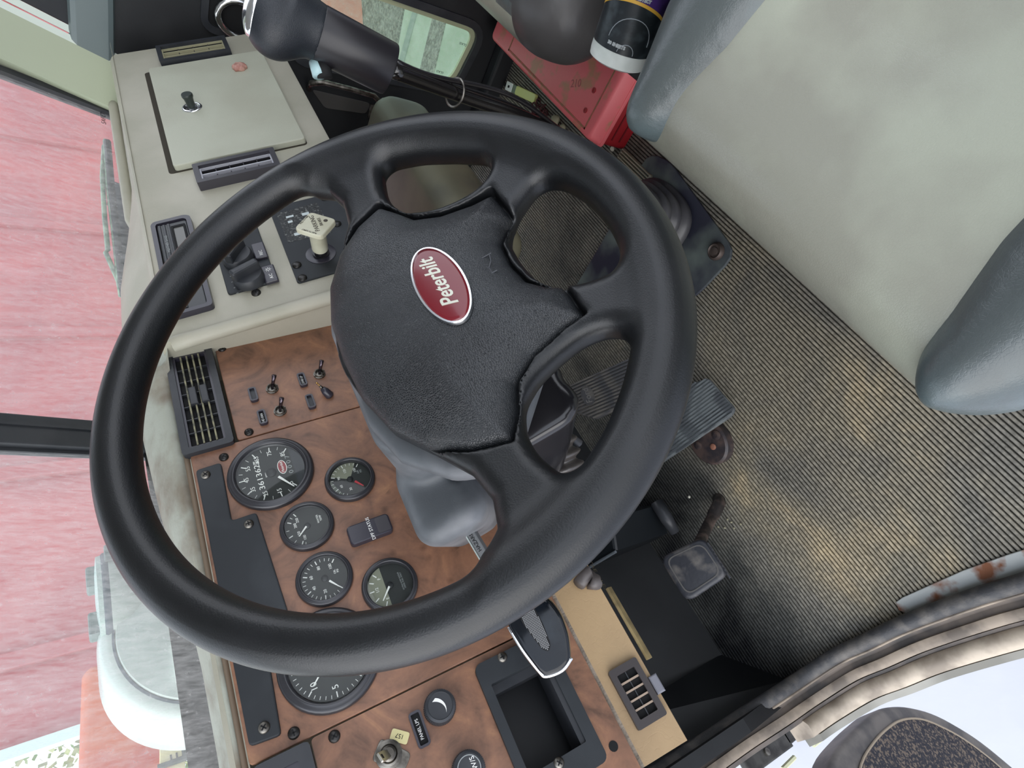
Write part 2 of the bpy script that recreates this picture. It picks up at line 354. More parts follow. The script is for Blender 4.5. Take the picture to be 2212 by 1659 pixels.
def floormat():
    m = bpy.data.materials.new('ribbed_rubber'); m.use_nodes = True; n = m.node_tree; b = n.nodes['Principled BSDF']
    t = n.nodes.new('ShaderNodeTexCoord')
    a = n.nodes.new('ShaderNodeTexNoise'); a.inputs['Scale'].default_value = 5; a.inputs['Detail'].default_value = 7; a.inputs['Roughness'].default_value = .62; a.inputs['Distortion'].default_value = .5
    r = n.nodes.new('ShaderNodeValToRGB'); e = r.color_ramp.elements; e[0].position = .3; e[0].color = (*lin(82, 82, 78), 1); e[1].position = .85; e[1].color = (*lin(196, 176, 140), 1)
    x = e.new(.5); x.color = (*lin(126, 122, 112), 1); x = e.new(.66); x.color = (*lin(146, 138, 120), 1)
    c = n.nodes.new('ShaderNodeTexNoise'); c.inputs['Scale'].default_value = 180; c.inputs['Detail'].default_value = 3
    mr = n.nodes.new('ShaderNodeMapRange'); mr.inputs['From Min'].default_value = .3; mr.inputs['From Max'].default_value = .7; mr.inputs['To Min'].default_value = .6; mr.inputs['To Max'].default_value = 1.25
    mx = n.nodes.new('ShaderNodeMix'); mx.data_type = 'RGBA'; mx.blend_type = 'MULTIPLY'; mx.inputs[0].default_value = 1
    # darker in the grooves (low z)
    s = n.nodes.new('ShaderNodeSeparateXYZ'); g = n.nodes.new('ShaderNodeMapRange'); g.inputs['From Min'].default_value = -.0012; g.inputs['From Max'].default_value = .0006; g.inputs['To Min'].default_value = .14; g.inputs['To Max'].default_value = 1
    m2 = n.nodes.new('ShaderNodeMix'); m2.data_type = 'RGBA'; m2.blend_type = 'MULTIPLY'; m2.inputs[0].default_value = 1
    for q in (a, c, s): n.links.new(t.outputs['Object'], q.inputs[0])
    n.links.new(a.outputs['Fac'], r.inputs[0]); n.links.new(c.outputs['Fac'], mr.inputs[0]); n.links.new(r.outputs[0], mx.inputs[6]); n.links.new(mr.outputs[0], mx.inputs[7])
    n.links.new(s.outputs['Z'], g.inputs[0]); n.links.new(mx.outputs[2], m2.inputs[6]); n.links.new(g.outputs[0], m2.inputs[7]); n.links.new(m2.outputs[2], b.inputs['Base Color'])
    b.inputs['Roughness'].default_value = .55
    # dust trodden in near the door; painted shade and clean rubber towards firewall
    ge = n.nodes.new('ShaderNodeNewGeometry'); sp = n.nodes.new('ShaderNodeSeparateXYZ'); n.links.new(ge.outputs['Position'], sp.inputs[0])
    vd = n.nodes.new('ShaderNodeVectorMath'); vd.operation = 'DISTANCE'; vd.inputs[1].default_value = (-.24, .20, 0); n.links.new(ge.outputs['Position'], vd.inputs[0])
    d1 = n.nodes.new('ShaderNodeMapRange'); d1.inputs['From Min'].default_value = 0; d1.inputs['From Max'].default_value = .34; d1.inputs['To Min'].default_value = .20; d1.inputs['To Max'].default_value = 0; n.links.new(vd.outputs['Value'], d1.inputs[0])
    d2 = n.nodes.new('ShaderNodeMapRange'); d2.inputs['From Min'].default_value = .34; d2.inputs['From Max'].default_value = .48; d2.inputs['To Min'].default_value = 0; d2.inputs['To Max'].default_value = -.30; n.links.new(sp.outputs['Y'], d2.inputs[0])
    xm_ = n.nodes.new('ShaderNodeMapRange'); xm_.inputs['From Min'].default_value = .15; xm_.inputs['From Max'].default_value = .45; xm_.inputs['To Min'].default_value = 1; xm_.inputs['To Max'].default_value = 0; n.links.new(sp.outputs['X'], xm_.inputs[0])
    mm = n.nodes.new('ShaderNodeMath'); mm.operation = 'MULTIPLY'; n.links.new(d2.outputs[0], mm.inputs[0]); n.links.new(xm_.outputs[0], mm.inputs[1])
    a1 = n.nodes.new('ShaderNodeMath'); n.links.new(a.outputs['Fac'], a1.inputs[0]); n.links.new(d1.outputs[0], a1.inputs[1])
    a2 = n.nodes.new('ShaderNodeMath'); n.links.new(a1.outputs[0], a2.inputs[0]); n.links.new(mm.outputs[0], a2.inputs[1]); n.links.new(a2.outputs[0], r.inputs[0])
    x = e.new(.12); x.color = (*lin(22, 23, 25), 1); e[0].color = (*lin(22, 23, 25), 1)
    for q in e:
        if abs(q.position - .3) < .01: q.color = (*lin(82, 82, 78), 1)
    return m
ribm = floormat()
# ================================================================ SETTING: cab shell
carpet = mat('cab_floor_paint', lin(58, 58, 56), .7, col2=lin(86, 82, 74), cscale=20)
shell = mat('dark_cab_lining', lin(30, 32, 35), .65, bump=[('noise', 200, .3, .0006)], col2=lin(46, 48, 50), cscale=9, mix=(.5, .75))
fl = struct(MB().box(WORLD, -.40, 1.19, -.62, .80, -.03, -.004).make('floor', carpet))
mb = MB(); y = -.60; k = 0; pitch = .0064
V = []; F = []
ys = []
while y < .60:
    for dy, z in ((0, -.0035), (.0010, -.0004), (.0018, 0), (.0040, 0), (.0048, -.0004), (.0056, -.0035)): ys.append((y + dy, z))
    y += pitch
xs = [-.372] + list(np.linspace(-.34, 1.15, 24)) + [1.165]
for x in xs:
    for (yy, z) in ys: V.append((x, yy, z))
n = len(ys)
for i in range(len(xs) - 1):
    for j in range(n - 1): F.append((i * n + j, (i + 1) * n + j, (i + 1) * n + j + 1, i * n + j + 1))
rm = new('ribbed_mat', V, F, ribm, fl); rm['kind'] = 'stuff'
# firewall, left kick panel and wheel arch, passenger side
fw = MB(); fw.add([(-.40, .60, 0), (1.19, .60, 0), (1.19, .80, .38), (-.40, .80, .38), (-.40, .62, .90), (1.19, .62, .90), (1.19, .64, 0), (-.4, .64, 0)], [(0, 1, 2, 3), (3, 2, 5, 4)])
pit = mat('footwell_black', lin(15, 17, 20), .55, bump=[('noise', 60, .3, .001)], col2=lin(26, 28, 30), cscale=8)
struct(fw.make('wall_front', pit))
kp = MB(); kp.prism(Fr((-.378, 0, 0), (0, 1, 0), (0, 0, 1)), [(.47, .0), (.80, .0), (.80, .86), (.44, .86), (.50, .36), (.455, .20)], -.02, 0, 0)
kp.make('wall_left', pit)['kind'] = 'structure'
ka = MB(); ka.add([(-.377, .50, 0), (-.29, .602, 0), (-.29, .66, .30), (-.377, .66, .30), (-.377, .5, .0)], [(0, 1, 2, 3)]); struct(ka.make('trim_1', pit))
vp = MB().box(Fr((-.376, .60, .20), (0, 1, 0), (0, .25, 1)), -.03, .045, -.012, .012, 0, .003, .001).make('kick_vent', blk)
setp(vp, 'small black slotted plate on the dark left kick panel', 'vent plate')
# right side door with a low window
dx = 1.172
DR = Fr((dx, 0, 0), (0, -1, 0), (0, 0, 1))   # normal -x : u = -y
assert abs(DR.n[0] + 1) < 1e-6
dr = thing('door_2', None, None, (dx, .1, .5)); dr['kind'] = 'structure'
win = rpoly([(-.232, .545), (-.045, .545), (-.035, .095), (-.20, .12)], .05, 6)
def ringpanel(fr, outer, hole, h0, h1):
    """flat panel with one hole: triangulated by bmesh"""
    bm = bmesh.new(); es = []
    for loop in (outer, hole):
        vs_ = [bm.verts.new(fr.p(*q, h1)) for q in loop]; es += [bm.edges.new((vs_[i], vs_[(i + 1) % len(vs_)])) for i in range(len(vs_))]
    bmesh.ops.triangle_fill(bm, edges=es, use_beauty=True)
    g = bmesh.ops.extrude_face_region(bm, geom=bm.faces[:]); vv = [v for v in g['geom'] if isinstance(v, bmesh.types.BMVert)]
    bmesh.ops.translate(bm, verts=vv, vec=Vector((fr.n * (h0 - h1)).tolist()))
    bm.verts.index_update(); V = [tuple(v.co) for v in bm.verts]; F = [tuple(v.index for v in f.verts) for f in bm.faces]; bm.free(); return V, F
V, F = ringpanel(DR, [(-.42, .02), (.62, .02), (.62, .93), (-.42, .93)], win, -.03, 0)
new('inner_panel', V, F, shell, dr)
gm = MB(); wo_ = [A(q) for q in win]; cc = sum(wo_) / len(wo_)
def grow(pts, d): 
    pts = [A(p) for p in pts]; n = len(pts); ar = sum(pts[i][0] * pts[(i + 1) % n][1] - pts[(i + 1) % n][0] * pts[i][1] for i in range(n)); sg = 1 if ar > 0 else -1
    o = []
    for i in range(n):
        a = pts[(i + 1) % n] - pts[i - 1]; a = a / (np.linalg.norm(a) + 1e-9); o.append(tuple(pts[i] + A([a[1], -a[0]]) * sg * d))
    return o
gm.frame(DR, grow(win, .014), grow(win, -.004), -.002, .008)
gm.make('window_gasket', blk, dr, auto=40)
gm = MB().frame(DR, grow(win, -.003), grow(win, -.016), -.012, -.004); gm.make('glass_channel', mat('pale_seal', lin(190, 196, 160), .5), dr, auto=40)
struct_glass = MB().prism(DR, grow(win, -.008), -.014, -.011); struct_glass.make('window_pane', glassy('side_glass', (.80, .93, .84), dust=.10, dustcol=(.75, .85, .72)), dr)
for (pp, s_) in (((1000, 95), .006), ((950, 155), .005)): 
    q = DR.px(*pp, -.010); text('GLASS', DR, blk, dr, size=.008, u=q[0], v=q[1], h=-.0095, rot=math.radians(90), name='glass_stamp')
# chrome door latch in its recess
rc = thing('door_latch', 'chrome inside door handle in a black recessed bezel at the top of the door', 'door handle', onx(530, 20, dx))
q0 = DR.px(520, 15, .0)
for d_, h_, nm in ((.036, .006, 'bezel'),):
    o = rrect(q0[0] - .065, q0[0] + .05, q0[1] - .07, q0[1] + .075, .03, 5)
    MB().frame(DR, o, grow(o, -.014), .001, .010).make('bezel', blk, rc, auto=40)
    MB().prism(DR, grow(o, -.013), .001, .003).make('recess', deep, rc)
pts = [DR.p(q0[0] - .02 + .036 * math.cos(a), q0[1] + .045 * math.sin(a), .016) for a in np.linspace(0, 2 * math.pi, 24, endpoint=False)]
MB().tube(pts, .0075, 10, closed=True).make('pull', chrome, rc, smooth=True)
# grab handle
gh = thing('grab_handle', 'long bent steel grab handle on the dark passenger door below the shifter', 'grab handle', onx(740, 210, 1.14))
a0 = onx(668, 192, 1.165); a1 = onx(832, 262, 1.165)
MB().tube([a0, onx(672, 180, 1.13), onx(700, 178, 1.125), onx(760, 193, 1.125), onx(808, 207, 1.125), onx(826, 225, 1.13), a1], .0065, 10).make('bar', steel, gh, smooth=True)
p_ = [DR.px(*q) for q in ((672, 192), (800, 222), (790, 245), (700, 232))]
MB().prism(DR, rpoly(p_, .01), 0.001, .004, .001).make('backing_plate', mat('grey_plate', lin(78, 76, 74), .6), gh)
p_ = [DR.px(*q) for q in ((798, 222), (816, 226), (812, 256), (792, 250))]
MB().prism(DR, p_, .004, .012, .002).make('end_bracket', steel, gh)
# sill strip of the right door opening
s1 = MB(); s1.prism(WORLD, [onz(1094, 120, .02)[:2], onz(1055, 222, .02)[:2], onz(1035, 222, .02)[:2], onz(1070, 120, .02)[:2]], 0, .03, .002); struct(s1.make('trim_2', mat('pale_aluminium', lin(200, 214, 200), .35, .5)))
s2 = MB().box(WORLD, 1.13, 1.17, -.5, .55, -.002, .045, .008); struct(s2.make('trim_3', shell))
struct(MB().box(WORLD, -.46, 1.28, -1.0, .50, 1.62, 1.66).make('ceiling', mat('headliner', lin(170, 168, 158), .8)))
struct(MB().box(WORLD, -.46, 1.28, -1.0, -.95, -.02, .80).make('wall_back', mat('back_lining', lin(120, 120, 116), .7)))  # unseen rear wall, kept low to let light from behind onto the dash
# ---------------------------------------------------------------- windshield (two raked panes), divider, pillars
rk = math.radians(17.5); up = A([0, -math.sin(rk), math.cos(rk)])
Wc, Wr, Wl = A([.40, .652, .86]), A([1.15, .435, .86]), A([-.37, .435, .86])
def pane(a, b, nm, m, h=.62, e0=0, e1=0):
    d = (b - a) / np.linalg.norm(b - a); fr = Fr(a, d, up); L = np.linalg.norm(b - a)
    return fr, L
wgl = glassy('dirty_windshield', (.97, .99, .98), dust=.13, dustcol=(.80, .78, .77), streak=True)
frR, LR = pane(Wc, Wr, '', None); frL, LL = pane(Wl, Wc, '', None)
for i, (fr, L) in enumerate(((frR, LR), (frL, LL))):
    wt = thing('window_%d' % (i + 1), None, None, fr.p(L / 2, .3)); wt['kind'] = 'structure'
    MB().box(fr, .025, L - .02, -.12, .66, -.003, .003).make('window_pane', wgl, wt)
    o = [(.018, -.13), (L - .012, -.13), (L - .012, .67), (.018, .67)]; n_ = [(.03, -.115), (L - .026, -.115), (L - .026, .655), (.03, .655)]
    MB().frame(fr, o, n_, -.008, .012).make('rubber_gasket', rubber, wt)
q = frR.px(222, 255); text('SAFETY', frR, blk, bpy.data.objects['window_1'], size=.012, u=q[0], v=q[1], h=.0035, rot=0, name='glass_stamp')
dv = MB(); fd = Fr(Wc + A([0, -.01, 0]), (1, 0, 0), up); dv.box(fd, -.030, .026, -.08, .68, 0, .016, .003); dv.box(fd, -.036, -.030, -.08, .68, -.004, .006); dv.box(fd, .002, .008, -.08, .68, .016, .019)
struct(dv.make('trim_4', blk))
mb = MB().lathe(fd.sub(.012, .27, .016), [(.0035, 0), (.003, .002), (.001, .003)], 12); mb.make('trim_screw', steel, bpy.data.objects['trim_4'])
# right A pillar: prism following the rake
def post(plan, name, m, z0=.80, z1=1.60):
    V = [(x, y - (z0 - .88) * math.tan(rk), z0) for x, y in plan] + [(x, y - (z1 - .88) * math.tan(rk), z1) for x, y in plan]; n = len(plan)
    F = [tuple(range(n))[::-1], tuple(range(n, 2 * n))] + [(i, (i + 1) % n, (i + 1) % n + n, i + n) for i in range(n)]
    return struct(new(name, V, F, m))
cream = mat('pillar_trim', lin(176, 184, 160), .5, bump=[('noise', 400, .2, .0004)])
post([(1.118, .412), (1.16, .335), (1.20, .34), (1.19, .45), (1.13, .44)], 'trim_5', cream)
post([(1.160, .335), (1.168, .3245), (1.178, .33), (1.17, .34)], 'trim_6', mat('bright_trim', lin(225, 235, 225), .4))
post([(1.169, .322), (1.177, .311), (1.187, .316), (1.18, .327)], 'trim_7', mat('bright_trim', lin(225, 235, 225), .4))
post([(1.178, .31), (1.20, .262), (1.24, .27), (1.22, .33)], 'trim_8', rubber)
post([(1.202, .255), (1.215, .232), (1.25, .24), (1.24, .265)], 'trim_9', shell)
post([(1.215, .230), (1.24, .19), (1.26, .2), (1.25, .24)], 'trim_10', blk)
post([(-.40, .44), (-.36, .44), (-.36, .50), (-.40, .52)], 'trim_11', cream)
# window ledge of the right door and the outside mirror dark shape seen beyond it
lg = MB().box(Fr((1.19, .1, .90), (0, -1, 0), (0, 0, 1)), -.26, .6, -.02, .055, -.02, .03, .012); struct(lg.make('trim_12', mat('ledge_grey', lin(98, 110, 112), .3, spec=.6)))
# ---------------------------------------------------------------- driver door opening: sill, seals
path = []
for q in ((2290, 1222), (2212, 1248), (2097, 1284), (1951, 1339), (1870, 1378), (1804, 1409)): path.append(onz(*q, .015))
for q in ((1730, 1457), (1660, 1503), (1583, 1552), (1500, 1608), (1422, 1659), (1340, 1715)): path.append(onx(*q, -.375))
def catmull(P, k=5):
    P = [A(p, float) for p in P]; Q = [2 * P[0] - P[1]] + P + [2 * P[-1] - P[-2]]; o = []
    for i in range(1, len(Q) - 2):
        for j in range(k):
            t = j / k; a, b, c, d = Q[i - 1:i + 3]; o.append(.5 * ((2 * b) + (-a + c) * t + (2 * a - 5 * b + 4 * c - d) * t * t + (-a + 3 * b - 3 * c + d) * t ** 3))
    return o + [P[-1]]
path = catmull(path, 5)
def strip(prof, name, m, p0=0, p1=None, **kw):
    """sweep (outward, height) profile along the door opening path"""
    pts = path[p0:p1]; rings = []
    for i, p in enumerate(pts):
        t = pts[min(i + 1, len(pts) - 1)] - pts[max(i - 1, 0)]; t = t / np.linalg.norm(t)
        outw = A([-1, 0, 0.]) ; outw = outw - t * (t @ outw); outw /= np.linalg.norm(outw); hh = np.cross(t, outw)
        if hh @ A([0, -.5, 1]) < 0: hh = -hh
        rings.append([p + outw * a + hh * b for a, b in prof])
    V = [q for r in rings for q in r]; n = len(prof); F = []
    for l in range(len(rings) - 1):
        for i in range(n):
            j = (i + 1) % n; F.append((l * n + i, l * n + j, (l + 1) * n + j, (l + 1) * n + i))
    F += [tuple(range(n))[::-1], tuple(range((len(rings) - 1) * n, len(rings) * n))]
    return new(name, V, F, m, smooth=False, auto=50)
cir = lambda a, b, r, k=8: [(a + r * math.cos(2 * math.pi * i / k), b + r * math.sin(2 * math.pi * i / k)) for i in range(k)]
sealm = mat('door_seal', lin(58, 58, 60), .6, bump=[('noise', 350, .5, .001)], col2=lin(96, 92, 88), cscale=40, mix=(.45, .7))
paint = mat('dirty_sill_paint', lin(150, 136, 120), .5, bump=[('noise', 150, .25, .0008)], col2=lin(96, 86, 76), cscale=22, mix=(.4, .62))
paintd = mat('grimy_channel', lin(74, 70, 68), .6, bump=[('noise', 150, .3, .0008)], col2=lin(110, 100, 92), cscale=18)
struct(strip(cir(.004, .004, .0115, 12), 'trim_13', sealm))
struct(strip(cir(.0165, .004, .0022), 'trim_14', paint))
struct(strip([(.012, -.02), (.032, -.02), (.032, -.002), (.024, -.005), (.018, .0)], 'trim_15', paintd))
struct(strip([(.030, -.03), (.046, -.03), (.046, .001), (.040, .004), (.032, .002)], 'trim_16', paint))
struct(strip([(.046, -.04), (.052, -.04), (.054, -.006), (.048, -.004)], 'trim_17', paintd))
struct(strip([(.052, -.05), (.078, -.05), (.078, -.004), (.070, .002), (.060, .002), (.053, -.004)], 'trim_18', mat('pale_sill_lip', lin(186, 172, 154), .45, bump=[('noise', 150, .2, .0006)], col2=lin(132, 120, 106), cscale=18), 0, 34))
struct(strip([(.078, -.06), (.094, -.06), (.090, -.012), (.080, -.008)], 'trim_19', mat('lower_sill', lin(150, 148, 140), .5, col2=lin(110, 108, 100)), 0, 33))
# rusty scuff plate inside the sill
pl = [onz(*q, .002)[:2] for q in ((1936, 1300), (1950, 1290), (2080, 1232), (2182, 1196), (2300, 1160), (2330, 1205), (2212, 1238), (2090, 1277), (1962, 1326), (1942, 1318))]
sp_ = MB().prism(WORLD, pl, .0005, .004, .001).make('scuff_plate', rust); setp(sp_, 'rust-speckled zinc scuff plate along the edge of the ribbed floor', 'sill plate')
# ================================================================ DASHBOARD
dash = thing('dashboard', 'long cream vinyl dashboard running under the windshield behind the wheel', 'dashboard', (.35, .4, .75))
def xprism(name, prof, x0, x1, m, parent, auto=35):
    V = [(x0, y, z) for y, z in prof] + [(x1, y, z) for y, z in prof]; n = len(prof)
    F = [tuple(range(n)), tuple(range(n, 2 * n))[::-1]] + [(i, (i + 1) % n, (i + 1) % n + n, i + n) for i in range(n)]
    return new(name, V, F, m, parent, auto=auto)
def bpz(v, h=0): q = BP.p(0, v, h); return (q[1], q[2])
def cpz(v, h=0): q = CP.p(0, v, h); return (q[1], q[2])
# driver side body behind the burl panels
prof = [bpz(.0905, -.055), bpz(-.232, -.055), bpz(-.232, -.08), (.52, .60), (.52, .86), (.36, .875)]
xprism('driver_body', prof, -.372, .292, vinyl, dash)
kneep = [(.2305, .5975), (.2285, .5915), (.2235, .586), (.2035, .556), (.199, .551), (.203, .547), (.215, .545), (.30, .56), (.30, .60)]
xprism('knee_trim', kneep, -.338, .26, vinyl_warm_lit, dash, 60)
xprism('fuzzy_seam', [(.2325, .598), (.228, .5915), (.221, .5822), (.222, .580), (.232, .588)], -.338, .26, mat('frayed_edge', lin(150, 138, 124), .8, bump=[('noise', 300, .8, .002)], col2=lin(120, 110, 98), cscale=60), dash)
V_ = MB().box(Fr((-.10, .199, .5455), (1, 0, 0), (0, .3, -1)), -.165, -.088, -.001, .006, -.004, 0, .001).make('label_strip', mat('yellowed_tape', lin(150, 132, 92), .5, col2=lin(110, 96, 66), cscale=40), dash)
KP = Fr((-.2, .1986, .5455), (1, 0, 0), (0, -.30, .95))
text('VALVE OPEN AIR', Fr((-.155, .1992, .5470), (1, 0, 0), (0, .3, -1)).sub(0, 0, 0, math.pi), mat('strip_ink', lin(70, 62, 44), .7), dash, size=.0085, u=.02, v=-.0045, h=.0008, name='strip_lettering')
MB().box(BP, -.4535, .2105, .0758, .0905, -.05, -.001).make('upper_flange', vinyl, dash)
# centre body: profile lofted along x, crest falls with the hump
def body(x0, x1, prof, m, name): return xprism(name, prof, x0, x1, m, dash, 40)
v1 = .088
vb = CP.px(712, 294)[1]
cprof = [cpz(v1 - .004, 0), cpz(vb + .008, 0), cpz(vb + .002, -.003), cpz(vb, -.010)]
yb, zb = cprof[-1]
cprof += [(.42, zb + .03), (.52, zb + .06), (.56, .80), (.40, .872), (cpz(v1)[0] + .012, cpz(v1)[1] + .004), (cpz(v1)[0] + .004, cpz(v1)[1] + .0015)]
body(.287, 1.085, cprof, vinyl, 'centre_body')
# rounded ridge down the left corner of the centre body
ridge = [CP.p(.2025, v, -.004) for v in np.linspace(.083, -.2, 12)]
MB().tube(ridge, .010, 12).make('corner_ridge', vinyl, dash, smooth=True)
side = MB(); side.add([CP.p(.2035, .085, -.006), CP.p(.2035, -.21, -.006), BP.p(.223, -.21, -.001), BP.p(.223, .088, -.001)], [(0, 1, 2, 3)]); side.make('corner_flank', vinyl, dash)
# crest / top pad
def crest(x):
    return float(np.interp(x, [-.4, -.16, -.08, .0, .1, .2, .3, .42, .52, .60, .68, .76, 1.2], [.897, .898, .899, .904, .914, .920, .925, .926, .920, .908, .894, .884, .882]))
def fronty(x): return float(np.interp(x, [.25, .30], [.3265, cpz(v1)[0]]))
V = []; F = []; xs = np.linspace(-.372, 1.145, 110); ts = [0, .03, .07, .12, .2, .3, .42, .56, .7, .84, 1]
for x in xs:
    y0 = fronty(x); z0 = float(np.interp(x, [.25, .30], [.8875, cpz(v1)[1]])); c = crest(x); yc = float(np.interp(x, [.25, .34, .62, .8], [.378, .40, .40, .33])); y1 = min(.655 - abs(x - .4) * .289, .66)
    for t in ts:
        if t <= .42:
            q = t / .42; a = q * math.pi / 2
            if x < .28: yy = y0 - .006 * math.sin(min(1, q * 2.2) * math.pi) + (yc - y0) * (1 - math.cos(a)); zz = z0 + (c - z0) * math.sin(a)
            else: yy = y0 + (yc - y0) * q; s_ = q * q * (3 - 2 * q); zz = z0 + (c - z0) * s_
        else:
            q = (t - .42) / .58; yy = yc + (y1 - yc) * q; zz = c + (.855 - c) * (q ** 1.2)
            if x > .62 and .12 < q: zz = min(c, max(zz, c - .012 if q < .6 else c + .002 if q < .8 else .87)) if x > .7 else zz
        V.append((x, yy, zz))
n = len(ts); k0 = int(np.searchsorted(xs, .287))
for (ia, ib, m_) in ((0, k0, plush), (k0, len(xs) - 1, vinyl)):
    F = [(i * n + j, (i + 1) * n + j, (i + 1) * n + j + 1, i * n + j + 1) for i in range(ia, ib) for j in range(n - 1)]
    F = [tuple(q - ia * n for q in f) for f in F]; new('top_pad', V[ia * n:(ib + 1) * n], F, m_, dash, smooth=True)
MB().tube([(x, float(np.interp(x, [.68, .8, 1.14], [.44, .428, .404])), float(np.interp(x, [.68, .75, 1.14], [.868, .888, .888]))) for x in np.linspace(.68, 1.14, 14)], .009, 10).make('tray_lip', vinyl, dash, smooth=True)
MB().tube([(x, .3265, .8865) for x in np.linspace(-.37, .285, 20)], .0035, 8).make('groove_shade_strip', mat('groove_shade_brown', lin(120, 104, 86), .6), dash, smooth=True)  # brown strip painted in for the shadow groove under the brow
# heater duct under the centre
def f_duct(X, Y, Z):
    q = np.stack([np.abs(X - .74) - .24, np.abs(Y - .36) - .12, np.abs(Z - .33) - .025]); return np.linalg.norm(np.maximum(q, 0), axis=0) + np.minimum(q.max(0), 0) - .05
hd = sdfobj('heater_duct', f_duct, (.42, .16, .14), (1.06, .56, .46), .012, mat('olive_duct', lin(112, 108, 88), .5, col2=lin(90, 88, 74), cscale=6)); setp(hd, 'olive-beige moulded duct housing low down, seen through the upper opening of the wheel', 'duct housing')
# ---------------------------------------------------------------- burl panels
def screw(fr, u, v, h, r, m, parent, phil=True):
    mb = MB().lathe(fr.sub(u, v, h), [(r, 0), (r * .98, r * .25), (r * .7, r * .48), (r * .3, r * .55)], 16)
    o = mb.make('screw', m, parent, auto=50)
    if phil:
        a = random.random() * 1.5; f2 = fr.sub(u, v, h + r * .50, a); c = MB().box(f2, -r * .55, r * .55, -r * .12, r * .12, 0, r * .09).box(f2, -r * .12, r * .12, -r * .55, r * .55, 0, r * .09); c.make('screw_slot', deep, o)
    return o
S1 = -.0625 + .0  # seam positions in u (measured)
seamA = BP.px(630, 923)[0]; seamB = BP.px(800, 1532)[0]
topv = .0755; botv = -.2305
ventu0 = BP.px(455, 752)[1]
def panel(pts, label, scr, scrm=screwm, hole=None):
    t = thing('burl_panel', label, 'dash panel', BP.p(sum(p[0] for p in pts) / len(pts), sum(p[1] for p in pts) / len(pts), 0))
    if hole: V, F = ringpanel(BP, rpoly(pts, .004), hole, -.001, .003); new('veneer', V, F, burl, t)
    else: MB().prism(BP, rpoly(pts, .004), -.001, .003, .0009).make('veneer', burl, t)
    for s in scr: q = BP.px(*s); screw(BP, q[0], q[1], .003, .0052, scrm, t)
    return t
# vent corners measured on the plane
vt = [BP.px(*q) for q in ((355, 780), (455, 752), (513, 960), (405, 995))]
vu0, vu1 = (vt[2][0] + vt[3][0]) / 2, (vt[0][0] + vt[1][0]) / 2; vv1, vv0 = (vt[0][1] + vt[3][1]) / 2, (vt[1][1] + vt[2][1]) / 2
pr_ = BP.px(475, 752)[0]
panel([(seamA + .0008, botv), (pr_, botv), (pr_ - .002, vv0 - .003), (seamA + .0008, vv0 - .003)], 'burl wood dash panel with three toggle switches, between the air vent and the wheel', [(481, 757), (539, 937)])
panel([(seamB + .0008, botv), (seamA - .0008, botv), (seamA - .0008, topv), (seamB + .0008, topv)], 'burl wood instrument panel holding the speedometer and small round gauges', [(485, 991), (636, 1585)])
pu0, pu1 = BP.px(1170, 1690)[0] - .012, BP.px(1060, 1425)[0]; pv1 = BP.px(1035, 1480)[1]; pv0 = BP.px(1270, 1560)[1]
iv1, iv0 = pv1 - .009, pv0 + .012; iu1, iu0 = pu1 - .021, pu0 + .021
panel([(-.43, botv), (seamB - .0008, botv), (seamB - .0008, vv0 - .002), (-.43, vv0 - .002)], 'burl wood dash panel with the ignition key, dimmer knob and open pocket', [(723, 1592)], hole=rrect(iu0 - .001, iu1 + .001, iv0 - .001, iv1 + .001, .0015, 4))
hp = BP.px(1323, 1613); hb = MB().lathe(BP.sub(hp[0], hp[1], .0031), [(.0045, 0), (.0045, .0003)], 16).make('screw_hole', deep, bpy.data.objects['burl_panel.002'])
# ---------------------------------------------------------------- big louvre vents on the burl plane
def vent(fr, u0, u1, v0, v1, label, nh, nv, m=blk, slat=None, h=.010, rim=.010, tab=False, name='air_vent'):
    t = thing(name, label, 'air vent', fr.p((u0 + u1) / 2, (v0 + v1) / 2, 0))
    o = rrect(u0, u1, v0, v1, .004, 2); i1 = rrect(u0 + rim, u1 - rim, v0 + rim, v1 - rim, .002, 2); i2 = rrect(u0 + rim * 1.35, u1 - rim * 1.35, v0 + rim * 1.35, v1 - rim * 1.35, .001, 2)
    MB().frame(fr, o, i1, 0, h, h * .3).make('vent_frame', m, t, auto=30)
    MB().frame(fr, i1, i2, -.002, h * .75, 0).make('inner_frame', blks, t, auto=30)
    MB().box(fr, u0 + rim, u1 - rim, v0 + rim, v1 - rim, .0002, .0012).make('dark_opening', deep, t)
    a0, a1, b0, b1 = u0 + rim * 1.35, u1 - rim * 1.35, v0 + rim * 1.35, v1 - rim * 1.35
    sm = slat or m; src = None
    for k in range(1, nh + 1):
        v = b0 + (b1 - b0) * k / (nh + 1); MB().box(fr, a0, a1, v - .0009, v + .0009, .0045, .0085).make('slat', sm, t)
    for k in range(1, nv + 1):
        u = a0 + (a1 - a0) * k / (nv + 1); MB().box(fr, u - .0006, u + .0006, b0, b1, .0015, .0055).make('cross_vane', m, t)
    if tab:
        for q in (-.28, .08): MB().box(fr, (a0 + a1) / 2 - .012, (a0 + a1) / 2 + .014, (b0 + b1) / 2 + (b1 - b0) * q - .0025, (b0 + b1) / 2 + (b1 - b0) * q + .0025 + (b1 - b0) * .1, .008, .0125, .001).make('tab', blk, t)
    return t
dusty = mat('dusty_slat', lin(150, 146, 116), .7, col2=lin(90, 90, 80), cscale=90)
vent(BP, vu0, vu1, vv0, vv1, 'black louvred air vent with dusty slats above the speedometer', 4, 6, tab=True, slat=dusty, rim=.0075)
q = [BP.px(*p) for p in ((562, 1648), (700, 1592))]; vent(BP, -.44, seamB - .002, vv0 - .001, .073, 'black rectangular air vent cut by the bottom edge of the photo beside the key', 2, 2, rim=.011)
